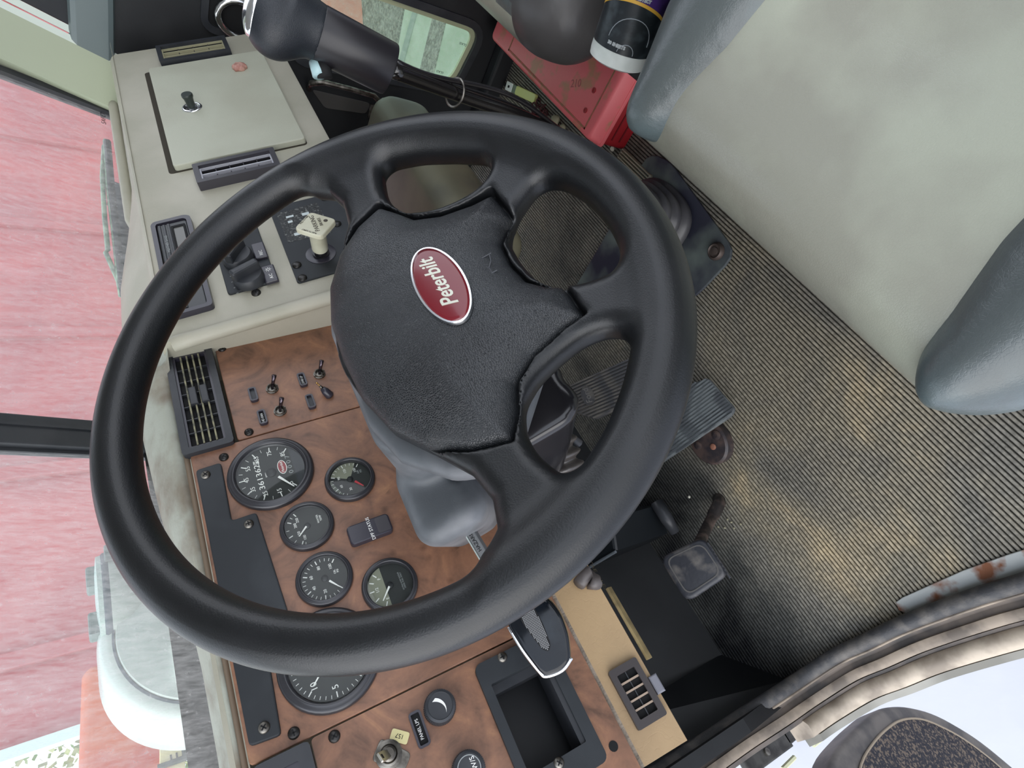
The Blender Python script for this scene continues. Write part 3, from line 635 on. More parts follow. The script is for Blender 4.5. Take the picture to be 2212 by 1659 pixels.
# black L-shaped cover plate
cp = thing('cover_plate', 'L-shaped matt black cover plate above the small gauges, held by bright screws', 'cover plate', BP.p(-.08, .05))
pl = [BP.px(*q) for q in ((425, 1022), (480, 1005), (503, 1128), (552, 1112), (567, 1120), (600, 1245), (624, 1330))]
pbl = [BP.px(*q) for q in ((600, 1600), (548, 1612))]
tp = pl[0][1]
lowb = BP.px(605, 1560)[1]
poly = [(pl[0][0], tp), (pl[1][0], pl[1][1]), (pl[2][0] + .0, pl[2][1]), (pl[3][0], pl[3][1]), (pl[5][0], pl[5][1])]
midu = BP.px(600, 1400)[0]
poly = [(BP.px(440, 1018)[0], .0725), (BP.px(480, 1005)[0], BP.px(480, 1005)[1]), BP.px(503, 1130), BP.px(556, 1112), BP.px(624, 1325), (BP.px(640, 1350)[0], BP.px(624, 1325)[1]), (BP.px(640, 1350)[0], BP.px(603, 1500)[1]), BP.px(610, 1590), (BP.px(548, 1612)[0], .0725)]
MB().prism(BP, rpoly(poly, .004), .003, .0068, .0014).make('plate', blkm, cp)
for s in ((445, 1027), (538, 1133), (571, 1572)): q = BP.px(*s, .006); screw(BP, q[0], q[1], .0066, .0050, steel, cp)
# ---------------------------------------------------------------- gauges
ggl = glassy('gauge_glass', (.97, .98, .97))
bez = mat('gauge_bezel', lin(54, 54, 58), .28, .2, spec=.7)
def gauge(u, v, r, label, ticks, nums, needle, name='gauge', extra=None, ncol=white, nsz=.0045, grp=None, dial=dialm, rim_in=.80):
    t = thing(name, label, 'gauge', BP.p(u, v, 0), grp); f = BP.sub(u, v, .003)
    MB().lathe(f, [(r, 0), (r, .003), (r * .985, .005), (r * .93, .0068), (r * .90, .0062), (r * .87, .0078), (r * .83, .0078), (r * rim_in, .0060), (r * (rim_in - .015), -.0), (r * .5, -.0)], 48, cap0=False, cap1=False).make('bezel', bez, t, smooth=True)
    ri = r * (rim_in - .02)
    MB().lathe(f, [(ri, .0012), (ri, .0018)], 40).make('dial', dial, t)
    for (a, L, w) in ticks:
        a = math.radians(90 - a); g = f.sub(0, 0, .0018, a); MB().box(g, ri * .95 - L, ri * .95, -w / 2, w / 2, 0, .0003).make('tick', white, t)
    for (a, s_, rr) in nums:
        b = math.radians(90 - a); text(s_, f, white, t, size=nsz, u=rr * ri * math.cos(b), v=rr * ri * math.sin(b), h=.0020, name='numeral')
    if needle:
        a, L0, L1, w = needle; a = math.radians(90 - a); g = f.sub(0, 0, .0032, a)
        MB().add([g.p(L0 * ri, -w / 2), g.p(L1 * ri, -w / 5), g.p(L1 * ri, w / 5), g.p(L0 * ri, w / 2), g.p(L0 * ri, -w / 2, .0008), g.p(L1 * ri, -w / 5, .0008), g.p(L1 * ri, w / 5, .0008), g.p(L0 * ri, w / 2, .0008)], [(0, 1, 2, 3), (4, 5, 6, 7), (0, 1, 5, 4), (1, 2, 6, 5), (2, 3, 7, 6), (3, 0, 4, 7)]).make('needle', ncol, t)
        MB().lathe(f, [(ri * .16, .0020), (ri * .15, .0030), (0.0001, .0031)], 20).make('needle_hub', mat('needle_hub_dark', lin(34, 36, 38), .5), t, smooth=True)
    if extra: extra(t, f, ri)
    MB().lathe(f, [(ri * 1.01, .0052), (ri * 1.01, .0056)], 40).make('glass', ggl, t)
    return t
def speedo_x(t, f, ri):
    text('361362', f, white, t, size=.0085, u=-.001, v=.0125, h=.002, name='odometer_digits', sx=1.35)
    MB().box(f, .0165, .021, .0095, .0155, .0018, .0021).make('odometer_wheel', white, t); text('M', f, dialm, t, size=.006, u=.0188, v=.0125, h=.0022, name='odometer_mark')
    text('MPH', f, white, t, size=.003, u=-.001, v=.0055, h=.002)
    text('0 0 0 7', f, graywhite, t, size=.0068, u=.004, v=-.0205, h=.002, name='trip_digits', sx=1.3)
    MB().prism(f, [(ri * math.cos(a), ri * math.sin(a)) for a in np.linspace(math.radians(222), math.radians(318), 16)], .0019, .0026).make('lower_mask', mat('mask_dark', lin(38, 42, 48), .4), t)
    MB().prism(f, [(.0085 * math.cos(a) + .003, .0042 * math.sin(a) - .0125) for a in np.linspace(0, 2 * math.pi, 24, endpoint=False)], .0019, .0022).make('oval_badge', mat('badge_red', lin(150, 40, 45), .4), t)
    MB().frame(f, [(.0092 * math.cos(a) + .003, .0049 * math.sin(a) - .0125) for a in np.linspace(0, 2 * math.pi, 24, endpoint=False)], [(.0085 * math.cos(a) + .003, .0042 * math.sin(a) - .0125) for a in np.linspace(0, 2 * math.pi, 24, endpoint=False)], .0019, .0024).make('badge_ring', white, t)
    text('Peterbilt', f, white, t, size=.0042, u=.003, v=-.0125, h=.0023, shear=.3, name='badge_lettering')
sa = lambda mph: -130 + (mph - 5) * 260 / 80.
gauge(.0005, -.0005, .0459, 'large speedometer with white numerals up to 85 and an odometer row', [(sa(m), .006, .0011) for m in range(5, 86, 10)] + [(sa(m), .004, .0004) for m in range(10, 86, 10)], [(sa(m), str(m), .73) for m in range(5, 86, 10)], (-125, .30, .92, .0026), 'speedometer', speedo_x, nsz=.0068)
gauge(-.2155, -.006, .0468, 'large tachometer partly hidden behind the lower left of the steering wheel rim', [(-130 + 260 * k / 30., .005 if k % 5 == 0 else .003, .0010 if k % 5 == 0 else .0005) for k in range(31)], [(-130 + 260 * k / 6., str(k * 5), .70) for k in range(1, 7)], (-42, .0, .70, .0022), 'tachometer', None, nsz=.0080)
def wt_x(t, f, ri):
    text('WATER\nTEMP', f, white, t, size=.0030, u=.004, v=-.0135, h=.002)
gauge(-.0775, -.0205, .0280, 'small water temperature gauge between speedometer and oil gauge', [(a, .0042, .0010) for a in (-62, -18, 32, 62)] + [(a, .003, .0005) for a in (-72, -40, 5, 48)], [(-66, '100', .58), (-30, '150', .50), (24, '200', .55), (52, '250', .58)], (-42, .06, .62, .0018), 'temperature_gauge', wt_x, nsz=.0040, rim_in=.82)
def oil_x(t, f, ri): text('OIL\nPSI', f, white, t, size=.0030, u=.003, v=-.0125, h=.002)
gauge(-.1400, -.0220, .0282, 'small oil pressure gauge marked 20 to 100, left of the fuel gauge in the picture', [(-130 + 13 * k, .0042 if k % 4 == 0 else .003, .0010 if k % 4 == 0 else .0005) for k in range(21)], [(-130 + 52 * k, str(20 * k), .58) for k in range(1, 6)], (-128, .26, .80, .0020), 'oil_gauge', oil_x, nsz=.0042, rim_in=.82)
def fuel_x(t, f, ri):
    text('ULTRA LOW SULFUR\nDIESEL FUEL ONLY', f, graywhite, t, size=.0021, u=.0, v=-.0125, h=.002)
    MB().prism(f, [(ri * .97 * math.cos(a), ri * .97 * math.sin(a)) for a in np.linspace(math.radians(12), math.radians(168), 20)], .00185, .0020).make('pale_sector', mat('dial_pale', lin(140, 142, 124), .6), t)
    for nm, a in (('E', -62), ('1/2', 0), ('F', 52)):
        b = math.radians(90 - a); text(nm, f, white, t, size=.0045, u=.58 * ri * math.cos(b), v=.58 * ri * math.sin(b), h=.0024, name='numeral')
    for a in (-62, -30, 0, 28, 52):
        g = f.sub(0, 0, .0020, math.radians(90 - a)); MB().box(g, ri * .72, ri * .92, -.0005, .0005, 0, .0004).make('tick', white, t)
gauge(-.1725, -.0795, .0285, 'small fuel gauge with a pale upper half and small print below', [], [], (-48, .08, .75, .0020), 'fuel_gauge', fuel_x, rim_in=.82)
ag = BP.px(758, 1043)
def air_x(t, f, ri):
    MB().prism(f, [(0, 0)] + [(ri * .97 * math.cos(a), ri * .97 * math.sin(a)) for a in np.linspace(math.radians(-30), math.radians(62), 14)], .00185, .0020).make('pale_sector', MATS['dial_pale'], t)
    MB().prism(f, [(ri * .97 * math.cos(a), ri * .97 * math.sin(a)) for a in np.linspace(math.radians(75), math.radians(150), 14)], .00185, .0020).make('pale_reflector', mat('dial_pale2', lin(98, 106, 92), .5), t)
    text('AIR\nPSI', f, graywhite, t, size=.0032, u=.006, v=-.0125, h=.0022)
gauge(ag[0] + .002, ag[1], .0280, 'small air pressure gauge with a red needle, nearest the steering column', [(-130 + 13 * k, .0042 if k % 4 == 0 else .003, .0009 if k % 4 == 0 else .0005) for k in range(5, 21)], [(-130 + 52 * k, str(30 * k), .56) for k in range(1, 6)], (-128, .30, .82, .0026), 'air_gauge', air_x, ncol=red, nsz=.0040, rim_in=.82)
# indicator module "DPF STATUS"
dm = thing('indicator_module', 'black rounded indicator block lettered in white between the air and fuel gauges', 'indicator', BP.px(800, 1150) and BP.p(*BP.px(800, 1150)))
c_ = [BP.px(*q) for q in ((748, 1150), (835, 1112), (850, 1150), (765, 1186))]
u0, u1 = c_[3][0], c_[0][0] + .001; v1_, v0_ = c_[0][1], c_[2][1]
MB().prism(BP, rrect(u0, u1, v0_, v1_, .0045, 4), .003, .0105, .0015).make('housing', blks, dm)
MB().prism(BP, rrect(u0 + .002, u1 - .002, v0_ + .002, v0_ + (v1_ - v0_) * .34, .002, 3), .0105, .0111).make('lens', mat('dark_lens', lin(70, 68, 72), .3), dm)
text('DPF STATUS', BP, white, dm, size=.0052, u=(u0 + u1) / 2, v=v0_ + (v1_ - v0_) * .48, h=.0106, sx=.95)
# ---------------------------------------------------------------- toggles, label holders
def toggle(px, label, sw=(.25, .5)):
    u, v = BP.px(*px, .004); t = thing('toggle_switch', label, 'switch', BP.p(u, v, .003)); f = BP.sub(u, v, .003)
    MB().lathe(f, [(.0075, 0), (.0075, .0015), (.0062, .0018), (.0062, .0045), (.0048, .005), (.0040, .0015)], 24, cap1=True).make('ring_nut', steel, t, auto=30)
    for k in range(4):
        g = f.sub(0, 0, .0018, k * math.pi / 2 + .4); MB().box(g, .0058, .0074, -.0008, .0008, 0, .002).make('nut_lug', steel, t)
    a, b = sw; d = A([a, b, 1.]); d /= np.linalg.norm(d); p0 = f.p(0, 0, .002); p1 = f.p(*(d[:2] * .011), d[2] * .011 + .002); p2 = f.p(*(d[:2] * .019), d[2] * .019 + .002)
    MB().tube([p0, p1, p2, f.p(*(d[:2] * .0197), d[2] * .0197 + .002)], [.0016, .0022, .0029, .0015], 12).make('bat_lever', blks if False else mat('smoked_chrome', lin(92, 84, 92), .15, .9), t, smooth=True)
toggle((588, 840), 'steel toggle switch beside the blank label holder, top of the pair near the vent', (.30, -.38))
toggle((605, 888), 'steel toggle switch beside the lettered holder, lower of the pair near the vent', (.22, -.32))
toggle((690, 808), 'steel toggle switch nearest the wheel, above the loose audio plug', (.34, -.38))
def holder(c, label, s_, L=.0215, W=.0095):
    u, v = BP.px(*c, .005); t = thing('label_holder', label, 'label holder', BP.p(u, v, .003))
    MB().frame(BP, rrect(u - L / 2, u + L / 2, v - W / 2, v + W / 2, .003, 3), rrect(u - L / 2 + .002, u + L / 2 - .002, v - W / 2 + .002, v + W / 2 - .002, .001, 3), .003, .0075, .004).make('surround', blks, t, auto=40)
    MB().box(BP, u - L / 2 + .0015, u + L / 2 - .0015, v - W / 2 + .0015, v + W / 2 - .0015, .003, .0045).make('insert', deep if s_ else blk, t)
    if s_: text(s_, BP, white, t, size=.0042, u=u, v=v, h=.0047, sx=.9)
holder((547, 853), 'blank black label holder nearest the louvred vent', None)
holder((567, 902), 'black label holder lettered FAN beside the lower toggle switch', 'HD FAN')
holder((653, 821), 'black label holder lettered in white beside the toggle nearest the wheel', 'LOAD LP')
holder((671, 868), 'blank black label holder beside the audio plug', None)
holder((906, 1575), 'long black label holder lettered PANEL beside the dimmer knob', 'PANEL LPS', L=.030, W=.0115)
# aux plug hanging from the panel
ap = thing('audio_plug', 'black audio plug with a gold ringed tip sticking out of the burl panel', 'audio plug', BP.p(*BP.px(705, 850)))
u, v = BP.px(712, 852, .006); f = BP.sub(u, v, .003); a_ = BP.px(683, 826, .02)
d0 = A([u, v, .004]); d1 = A([a_[0], a_[1], .020]); 
pt = lambda t_: BP.p(*(d0 + (d1 - d0) * t_)[:2], (d0 + (d1 - d0) * t_)[2])
MB().tube([pt(-.1), pt(.0), pt(.35), pt(.55)], [.0040, .0058, .0050, .0032], 14).make('plug_body', blks, ap, smooth=True)
MB().tube([pt(.55), pt(.74)], [.0021, .0017], 10).make('collar', steel, ap, smooth=True)
gold = mat('gold', lin(214, 176, 110), .25, 1)
for a, b in ((.75, .80), (.83, .89), (.91, 1.0)): MB().tube([pt(a), pt(b)], .0012, 8).make('contact_ring', gold, ap, smooth=True)
# dimmer knob
def knob(c, r, label, icon):
    u, v = BP.px(*c, .008); t = thing('rotary_switch', label, 'knob', BP.p(u, v, .003)); f = BP.sub(u, v, .003)
    m = MB().lathe(f, [(r, 0), (r, .009), (r * .95, .0125), (r * .80, .0135), (r * .77, .0128), (r * .3, .0128)], 40); m.make('knob_body', blk, t, auto=35)
    g = MB()
    for k in range(56):
        a = 2 * math.pi * k / 56; q = f.sub(r * math.cos(a), r * math.sin(a), 0, a); g.box(q, -.0004, .0004, -.00045, .00045, .001, .0095)
    g.make('knurling', blk, t)
    icon(t, f, r)
def moon(t, f, r):
    o = []
    for k in range(13): a = math.radians(-150 + 100 * k / 12.); o.append((r * .72 * math.cos(a) + .001, r * .72 * math.sin(a) + r * .42))
    for k in range(13): a = math.radians(-50 - 100 * k / 12.); w_ = .30 * (1 - k / 12.); o.append((r * .72 * math.cos(a) + .001, r * .72 * math.sin(a) + r * .42 + r * w_ * .9))
    MB().prism(f.sub(0, 0, .0128, .5), o, 0, .0004).make('crescent_mark', white, t)
knob((950, 1528), .0142, 'black knurled dimmer knob with a white crescent mark', moon)
def w5(t, f, r):
    MB().frame(f, [(r * .72 * math.cos(a), r * .72 * math.sin(a)) for a in np.linspace(0, 2 * math.pi, 32, endpoint=False)], [(r * .67 * math.cos(a), r * .67 * math.sin(a)) for a in np.linspace(0, 2 * math.pi, 32, endpoint=False)], .0128, .0132).make('pale_ring', graywhite, t)
    text('W/S', f, white, t, size=.006, u=.002, v=-.005, h=.0129)
knob((1012, 1662), .0142, 'black round knob cut by the bottom edge of the photo beside the pocket', w5)
# ignition lock and key
ik = thing('ignition_key', 'worn steel key in the ignition lock with a small yellowed tag behind it', 'ignition key', BP.p(*BP.px(840, 1625)))
u, v = BP.px(840, 1630, .004); f = BP.sub(u, v, .003)
MB().lathe(f, [(.0115, 0), (.0115, .0022), (.0095, .0030), (.0095, .0055), (.0075, .0062), (.0062, .0050), (.0062, .0085), (.0045, .0095)], 28).make('lock_cylinder', steel, ik, auto=30)
MB().prism(f.sub(0, 0, 0, .8), rpoly([(-.018, -.007), (.012, -.009), (.012, .009), (-.018, .006)], .004), 0, .0016, .0004).make('lock_plate', steel, ik)
kf = Fr(f.p(0, 0, .008), f.u * .96 + f.v * .28, f.n * .93 + f.v * .35)
MB().prism(kf, rpoly([(-.0032, 0), (.0032, 0), (.0042, .012), (.0040, .024), (-.0040, .024), (-.0042, .012)], .001), -.001, .001, .0003).make('key', mat('key_nickel', lin(196, 192, 180), .3, .9), ik)
MB().box(kf, -.0018, .0018, .018, .0215, .001, .0012).make('key_slot', deep, ik)
tf = f.sub(.009, -.013, .001, .9); MB().prism(tf, rpoly([(-.008, -.0045), (.008, -.0045), (.008, .005), (-.008, .005)], .002), 0, .0008).make('tag', mat('yellow_tag', lin(214, 204, 150), .6), ik)
text('157', tf, deep, ik, size=.005, h=.0009)
# open pocket
pk = thing('dash_pocket', 'deep open black pocket tray set in the burl panel', 'storage pocket', BP.p(*BP.px(1150, 1520), 0))
c = [BP.px(*q) for q in ((1012, 1450), (1125, 1378))]; u1 = c[0][0]; 
pu0, pu1 = BP.px(1170, 1690)[0] - .012, BP.px(1060, 1425)[0]; pv1 = BP.px(1035, 1480)[1]; pv0 = BP.px(1270, 1560)[1]
o = rrect(pu0, pu1, pv0, pv1, .007, 4)
iv1, iv0 = pv1 - .009, pv0 + .012; iu1, iu0 = pu1 - .021, pu0 + .021
i = rrect(iu0, iu1, iv0, iv1, .0015, 4)
MB().frame(BP, o, i, .003, .0085, -.052).make('surround', blkm, pk, auto=35)
MB().box(BP, iu0, iu1, iv0, iv1, -.053, -.050).make('pocket_floor', mat('pocket_black', lin(14, 17, 22), .5), pk)
MB().box(BP, iu0, iu1, iv0 - .0005, iv0 + .005, -.03, .0060).make('inner_lip', blk, pk)
MB().box(BP, iu1 - .008, iu1, iv0, iv1, -.03, -.008).make('inner_step', blk, pk)
for s in ((1085, 1420), (1207, 1648)): q = BP.px(*s, .008); screw(BP, q[0], q[1], .0084, .0048, steel, pk)
# ---------------------------------------------------------------- knee panel vent + lever clip
KN = Fr((-.2, .2135, .571), (1, 0, 0), (0, .5, .866))
kv = thing('knee_vent', 'small dark louvred vent set into the tan lower dash trim', 'air vent', KN.p(-.085, 0))
a0, a1 = KN.px(1350, 1432)[0], KN.px(1420, 1555)[0]
a0, a1 = sorted((a0, a1)); bm_, bt_ = -.020, .0115
MB().frame(KN, rrect(a0, a1, bm_, bt_, .002, 2), rrect(a0 + .007, a1 - .007, bm_ + .006, bt_ - .006, .001, 2), -.004, .007, .0).make('vent_frame', mat('brown_black', lin(58, 52, 52), .5), kv, auto=30)
MB().box(KN, a0 + .005, a1 - .005, bm_ + .004, bt_ - .004, .0005, .0015).make('dark_opening', deep, kv)
for k in range(1, 5): u = a0 + .007 + (a1 - a0 - .014) * k / 5; MB().box(KN, u - .0009, u + .0009, bm_ + .006, bt_ - .006, .0015, .0055).make('slat', mat('pale_dusty_slat', lin(168, 148, 130), .6), kv)
MB().box(KN, a0 + .007, a1 - .007, -.0048, -.0038, .0015, .003).make('cross_vane', blk, kv)
lv = KN.sub(a0 + .02, bm_ - .006, .0); MB().box(lv, -.003, .014, -.004, .005, -.006, .006, .0015).make('control_tab', mat('grey_tab', lin(120, 120, 128), .35), kv)
MB().tube([KN.p(.062, -.029, -.004), KN.p(.062, -.0265, .0005)], .0035, 12).make('clip_rivet', mat('pale_rivet', lin(215, 210, 180), .4), dash)
# ================================================================ centre dash items
gb = thing('glovebox_door', 'large flat cream glovebox door at the top left of the photo', 'glovebox door', CP.p(.74, -.03))
g_ = [CP.px(*q, .006) for q in ((320, 152), (560, 113), (668, 302), (378, 362))]
gu0, gu1 = (g_[2][0] + g_[3][0]) / 2, (g_[0][0] + g_[1][0]) / 2; gv1 = (g_[0][1] + g_[3][1]) / 2; gv0 = (g_[1][1] + g_[2][1]) / 2
MB().prism(CP, rrect(gu0, gu1, gv0, gv1, .005, 3), .0005, .010, .002, 3).make('door_panel', door_beige, gb)
MB().prism(CP, rrect(gu0 - .004, gu1 + .006, gv0 - .001, gv1 + .010, .006, 3), -.001, .0004).make('door_gap', mat('gap_brown', lin(52, 46, 34), .8), gb)
kk = CP.px(415, 232, .010); f = CP.sub(kk[0], kk[1], .010)
MB().lathe(f, [(.017, 0), (.0165, .0008), (.014, .0022), (.0118, .0012), (.0118, .0008)], 28).make('chrome_escutcheon', chrome, gb, smooth=True)
MB().lathe(f, [(.0075, .001), (.0068, .010), (.0080, .017), (.0092, .019), (.0092, .0225), (.0084, .0238)], 24).make('pull_knob', mat('knob_dark_green', lin(42, 50, 46), .4), gb, auto=40)
wad = CP.px(518, 146, .012)
def f_wad(X, Y, Z): return np.sqrt((X / 1.1) ** 2 + (Y / 1.15) ** 2 + (Z * 1.6) ** 2) - .0115 + .0012 * np.sin(X * 500) * np.sin(Y * 430)
wd = sdfobj('plastic_stud', f_wad, (-.015, -.016, -.01), (.015, .016, .012), .0012, mat('rosy_stud', lin(170, 118, 106), .5, bump=[('noise', 200, .5, .0006)], col2=lin(200, 160, 145), cscale=90), None, CP.sub(wad[0], wad[1], .013))
setp(wd, 'small pinkish-brown round stud stuck on the glovebox door', 'stud')
def box_vent(p, label, slat, n, nv, m=blk):
    c = [CP.px(*q, .014) for q in p]; u0, u1 = (c[2][0] + c[3][0]) / 2, (c[0][0] + c[1][0]) / 2; v1, v0 = (c[0][1] + c[3][1]) / 2, (c[1][1] + c[2][1]) / 2
    t = thing('box_vent', label, 'air vent', CP.p((u0 + u1) / 2, (v0 + v1) / 2))
    o = rrect(u0, u1, v0, v1, .002, 2); i = rrect(u0 + .008, u1 - .008, v0 + .008, v1 - .008, .001, 2)
    MB().frame(CP, o, i, 0, .015, .002).make('vent_frame', m, t, auto=30)
    MB().box(CP, u0 + .007, u1 - .007, v0 + .007, v1 - .007, .0005, .002).make('dark_opening', deep, t)
    a0, a1, b0, b1 = u0 + .009, u1 - .009, v0 + .010, v1 - .010
    MB().frame(CP, rrect(a0 - .0005, a1 + .0005, b0 - .002, b1 + .002, .0005, 1), rrect(a0 + .001, a1 - .001, b0, b1, .0003, 1), .006, .010).make('louvre_frame', slat, t)
    for k in range(1, n + 1):
        uu = a0 + (a1 - a0) * k / (n + 1); MB().box(CP, uu - .0010, uu + .0010, b0, b1, .004, .010).make('slat', slat, t)
    for k in range(1, nv + 1):
        vv = b0 + (b1 - b0) * k / (nv + 1); MB().box(CP, a0, a1, vv - .0007, vv + .0007, .003, .007).make('cross_vane', m, t)
box_vent(((334, 96), (488, 80), (497, 108), (345, 134)), 'narrow box vent at the far passenger end of the dash beyond the glovebox door', mat('cream_slat', lin(176, 172, 140), .5), 2, 3)
box_vent(((413, 352), (592, 322), (602, 348), (428, 405)), 'narrow box vent beside the glovebox door, close to the wheel rim', mat('white_slat', lin(196, 196, 204), .4), 1, 4, mat('grey_black', lin(62, 60, 66), .4))
# radio
r_ = [CP.px(*q, .008) for q in ((325, 487), (404, 460), (466, 657))]
ru1 = (r_[0][0] + r_[1][0]) / 2; ru0 = r_[2][0]; rv1, rv0 = r_[0][1], (r_[1][1] + r_[2][1]) / 2
rd = thing('radio', 'black dash radio with a blank grey display half hidden by the wheel rim', 'radio', CP.p((ru0 + ru1) / 2, (rv0 + rv1) / 2))
MB().frame(CP, rpoly([(ru0, rv0), (ru1 - .004, rv0), (ru1 + .001, rv0 + .008), (ru1, rv1 - .004), (ru1 - .006, rv1), (ru0, rv1)], .006), rpoly([(ru0 + .006, rv0 + .006), (ru1 - .010, rv0 + .006), (ru1 - .006, rv0 + .010), (ru1 - .006, rv1 - .008), (ru1 - .010, rv1 - .006), (ru0 + .006, rv1 - .006)], .004), 0, .009, .002).make('trim_ring', blks, rd, auto=35)
MB().prism(CP, rrect(ru0 + .007, ru1 - .008, rv0 + .007, rv1 - .007, .003, 2), 0, .0065, .001).make('faceplate', mat('radio_face', lin(66, 68, 70), .4), rd)
MB().box(CP, ru1 - .095, ru1 - .022, rv0 + .012, rv1 - .028, .0066, .0072).make('display', mat('grey_display', lin(104, 104, 100), .25), rd)
MB().frame(CP, rrect(ru1 - .098, ru1 - .018, rv0 + .009, rv1 - .025, .001, 1), rrect(ru1 - .095, ru1 - .022, rv0 + .012, rv1 - .028, .0008, 1), .0065, .0085).make('display_frame', deep, rd)
for k in range(3): MB().box(CP, ru0 + .009, ru1 - .010, rv1 - .012 - k * .006, rv1 - .0085 - k * .006, .0065, .0082, .0005).make('button_strip', blk, rd)
text('WEATHER BAND', CP, graywhite, rd, size=.005, u=ru1 - .055, v=rv1 - .0165, h=.0084)
# heater control
h_ = [CP.px(*q, .0) for q in ((495, 637), (600, 612), (548, 452), (455, 470))]
hu0, hu1, hv1, hv0 = (h_[0][0] + h_[1][0]) / 2, (h_[0][0] + h_[1][0]) / 2 + .135, CP.px(483, 600)[1], CP.px(600, 612)[1]
hc = thing('heater_control', 'black heater control plate with two fat knobs behind the wheel rim', 'control panel', CP.p((hu0 + hu1) / 2, (hv0 + hv1) / 2))
MB().prism(CP, rrect(hu0, hu1, hv0, hv1, .004, 3), 0, .0035, .001).make('plate', blkm, hc)
for (c_, a) in (((535, 595), .35), ((512, 552), .9)):
    u, v = CP.px(*c_, .012); f = CP.sub(u, v, .0035)
    o = MB().lathe(f, [(.0205, 0), (.0200, .010), (.018, .0125), (.010, .0135)], 32).make('rotary_knob', blk, hc, auto=40)
    g = f.sub(0, 0, 0, a); MB().prism(Fr(g.p(0, 0, .0), g.u, g.v), rpoly([(-.005, -.019), (.005, -.019), (.006, .019), (-.006, .019)], .003), .008, .026, .003).make('knob_grip', blk, o)
for (c_, s_) in (((560, 540), 'REC'), ((582, 590), 'A/C')):
    u, v = CP.px(*c_, .008); o = MB().prism(CP, rrect(u - .0165, u + .0165, v - .0085, v + .0085, .002, 2), .0035, .0085, .0015).make('rocker_switch', blks, hc)
    text(s_, CP, white, o, size=.006, u=u - .007, v=v - .001, h=.0087)
    if s_ == 'A/C':
        for k in range(8): g = CP.sub(u + .007, v, .0086, k * math.pi / 4); MB().box(g, .0012, .004, -.0003, .0003, 0, .0002).make('sun_ray_mark', white, o)
for k in range(4):
    u, v = CP.px(498 + 5 * k, 597 + 12 * k, .0037); text(('c', '3', '2', '1')[k], CP, graywhite, hc, size=.0045, u=u, v=v, h=.0037)
q = CP.px(553, 632, .001); sc_ = screw(CP, q[0], q[1], 0, .0062, screwm, None); setp(sc_, 'single black screw in the cream dash below the heater control', 'screw')
# parking brake panel
p_ = [CP.px(*q) for q in ((590, 480), (735, 420), (645, 614), (750, 585))]
bu0 = p_[2][0]; bu1 = (p_[1][0] + CP.px(640, 430)[0]) / 2; bv1 = (p_[0][1] + p_[2][1]) / 2; bv0 = CP.px(757, 440)[1]
bu1 = CP.px(695, 425)[0]
pb = thing('control_plate', 'matt black plate carrying the parking brake valve, left of the wheel hub', 'control panel', CP.p((bu0 + bu1) / 2, (bv0 + bv1) / 2))
MB().prism(CP, rrect(bu0, bu1, bv0 - .012, bv1, .004, 3), 0, .003, .0008).make('plate', blkm, pb)
for s in ((701, 427), (728, 483), (641, 572), (653, 600)): q = CP.px(*s, .004); screw(CP, q[0], q[1], .003, .0062, screwm, pb, False)
sk = [CP.px(*q, .0032) for q in ((600, 500), (690, 440), (715, 500), (628, 520))]
MB().prism(CP, rpoly([CP.px(*q, .0032) for q in ((597, 462), (685, 437), (718, 502), (622, 524))], .002), .003, .0033).make('worn_decal', mat('worn_decal', lin(34, 36, 36), .4, bump=[('noise', 500, .8, .0008)], col2=lin(110, 112, 108), cscale=260, mix=(.55, .65)), pb)
for a, b in (((618, 470), (634, 466)), ((652, 463), (668, 461)), ((622, 480), (632, 478)), ((636, 508), (648, 503))):
    q0, q1 = CP.px(*a, .0033), CP.px(*b, .0033); MB().box(CP, min(q0[0], q1[0]) - .002, max(q0[0], q1[0]) + .002, min(q0[1], q1[1]), max(q0[1], q1[1]), .0033, .0036).make('decal_flake', mat('decal_white', lin(205, 215, 215), .5), pb)
kn = thing('parking_brake_knob', 'ivory diamond-shaped parking brake knob on a round stem', 'brake knob', CP.p(*CP.px(695, 545)))
u, v = CP.px(693, 547, .004); f = CP.sub(u, v, .003)
MB().lathe(f, [(.0205, 0), (.0205, .0008), (.0175, .0015), (.0125, .0015)], 32).make('valve_collar', blks, kn, auto=30)
top = A(onp(683, 488, CP.p(u, v, .062), CP.n)); base = f.p(0, 0, .0)
ax = top - base; L = np.linalg.norm(ax); ax /= L
sf = Fr(base, np.cross(A([0, 1, 0.]), ax), np.cross(ax, np.cross(A([0, 1, 0.]), ax)))
if sf.n @ ax < 0: sf = Fr(base, sf.v, sf.u)
MB().lathe(sf, [(.0115, 0), (.0115, .006), (.0085, .0065), (.0085, .018)], 24).make('valve_stem', gloss, kn, auto=30)
MB().lathe(sf, [(.0108, .014), (.0108, L - .006), (.013, L - .003)], 28).make('knob_stem', ivory, kn, auto=40)
kf = Fr(sf.p(0, 0, L - .004), (1, 0, 0), CP.v); kf = Fr(kf.O, (1, 0, 0), np.cross(sf.n, A([1, 0, 0.]))); 
pd = [(0, -.0275), (.0275, 0), (0, .0275), (-.0275, 0)]
MB().prism(kf, rpoly(pd, .007, 4), 0, .0065, .0015, 3).make('diamond_cap', ivory, kn)
tx = mat('brown_print', lin(70, 62, 50), .6)
text('PARKING', kf, tx, kn, size=.0085, u=.001, v=.001, h=.0067, rot=.0, sx=.95)
text('BRAKE', kf, tx, kn, size=.0058, u=.002, v=-.0065, h=.0067)
text('PUSH TO SUPPLY', kf, tx, kn, size=.0036, u=-.0125, v=.0112, h=.0067, rot=math.pi / 4, sx=.75)
text('PULL TO PARK', kf, tx, kn, size=.0036, u=.0125, v=.0112, h=.0067, rot=-math.pi / 4, sx=.8)
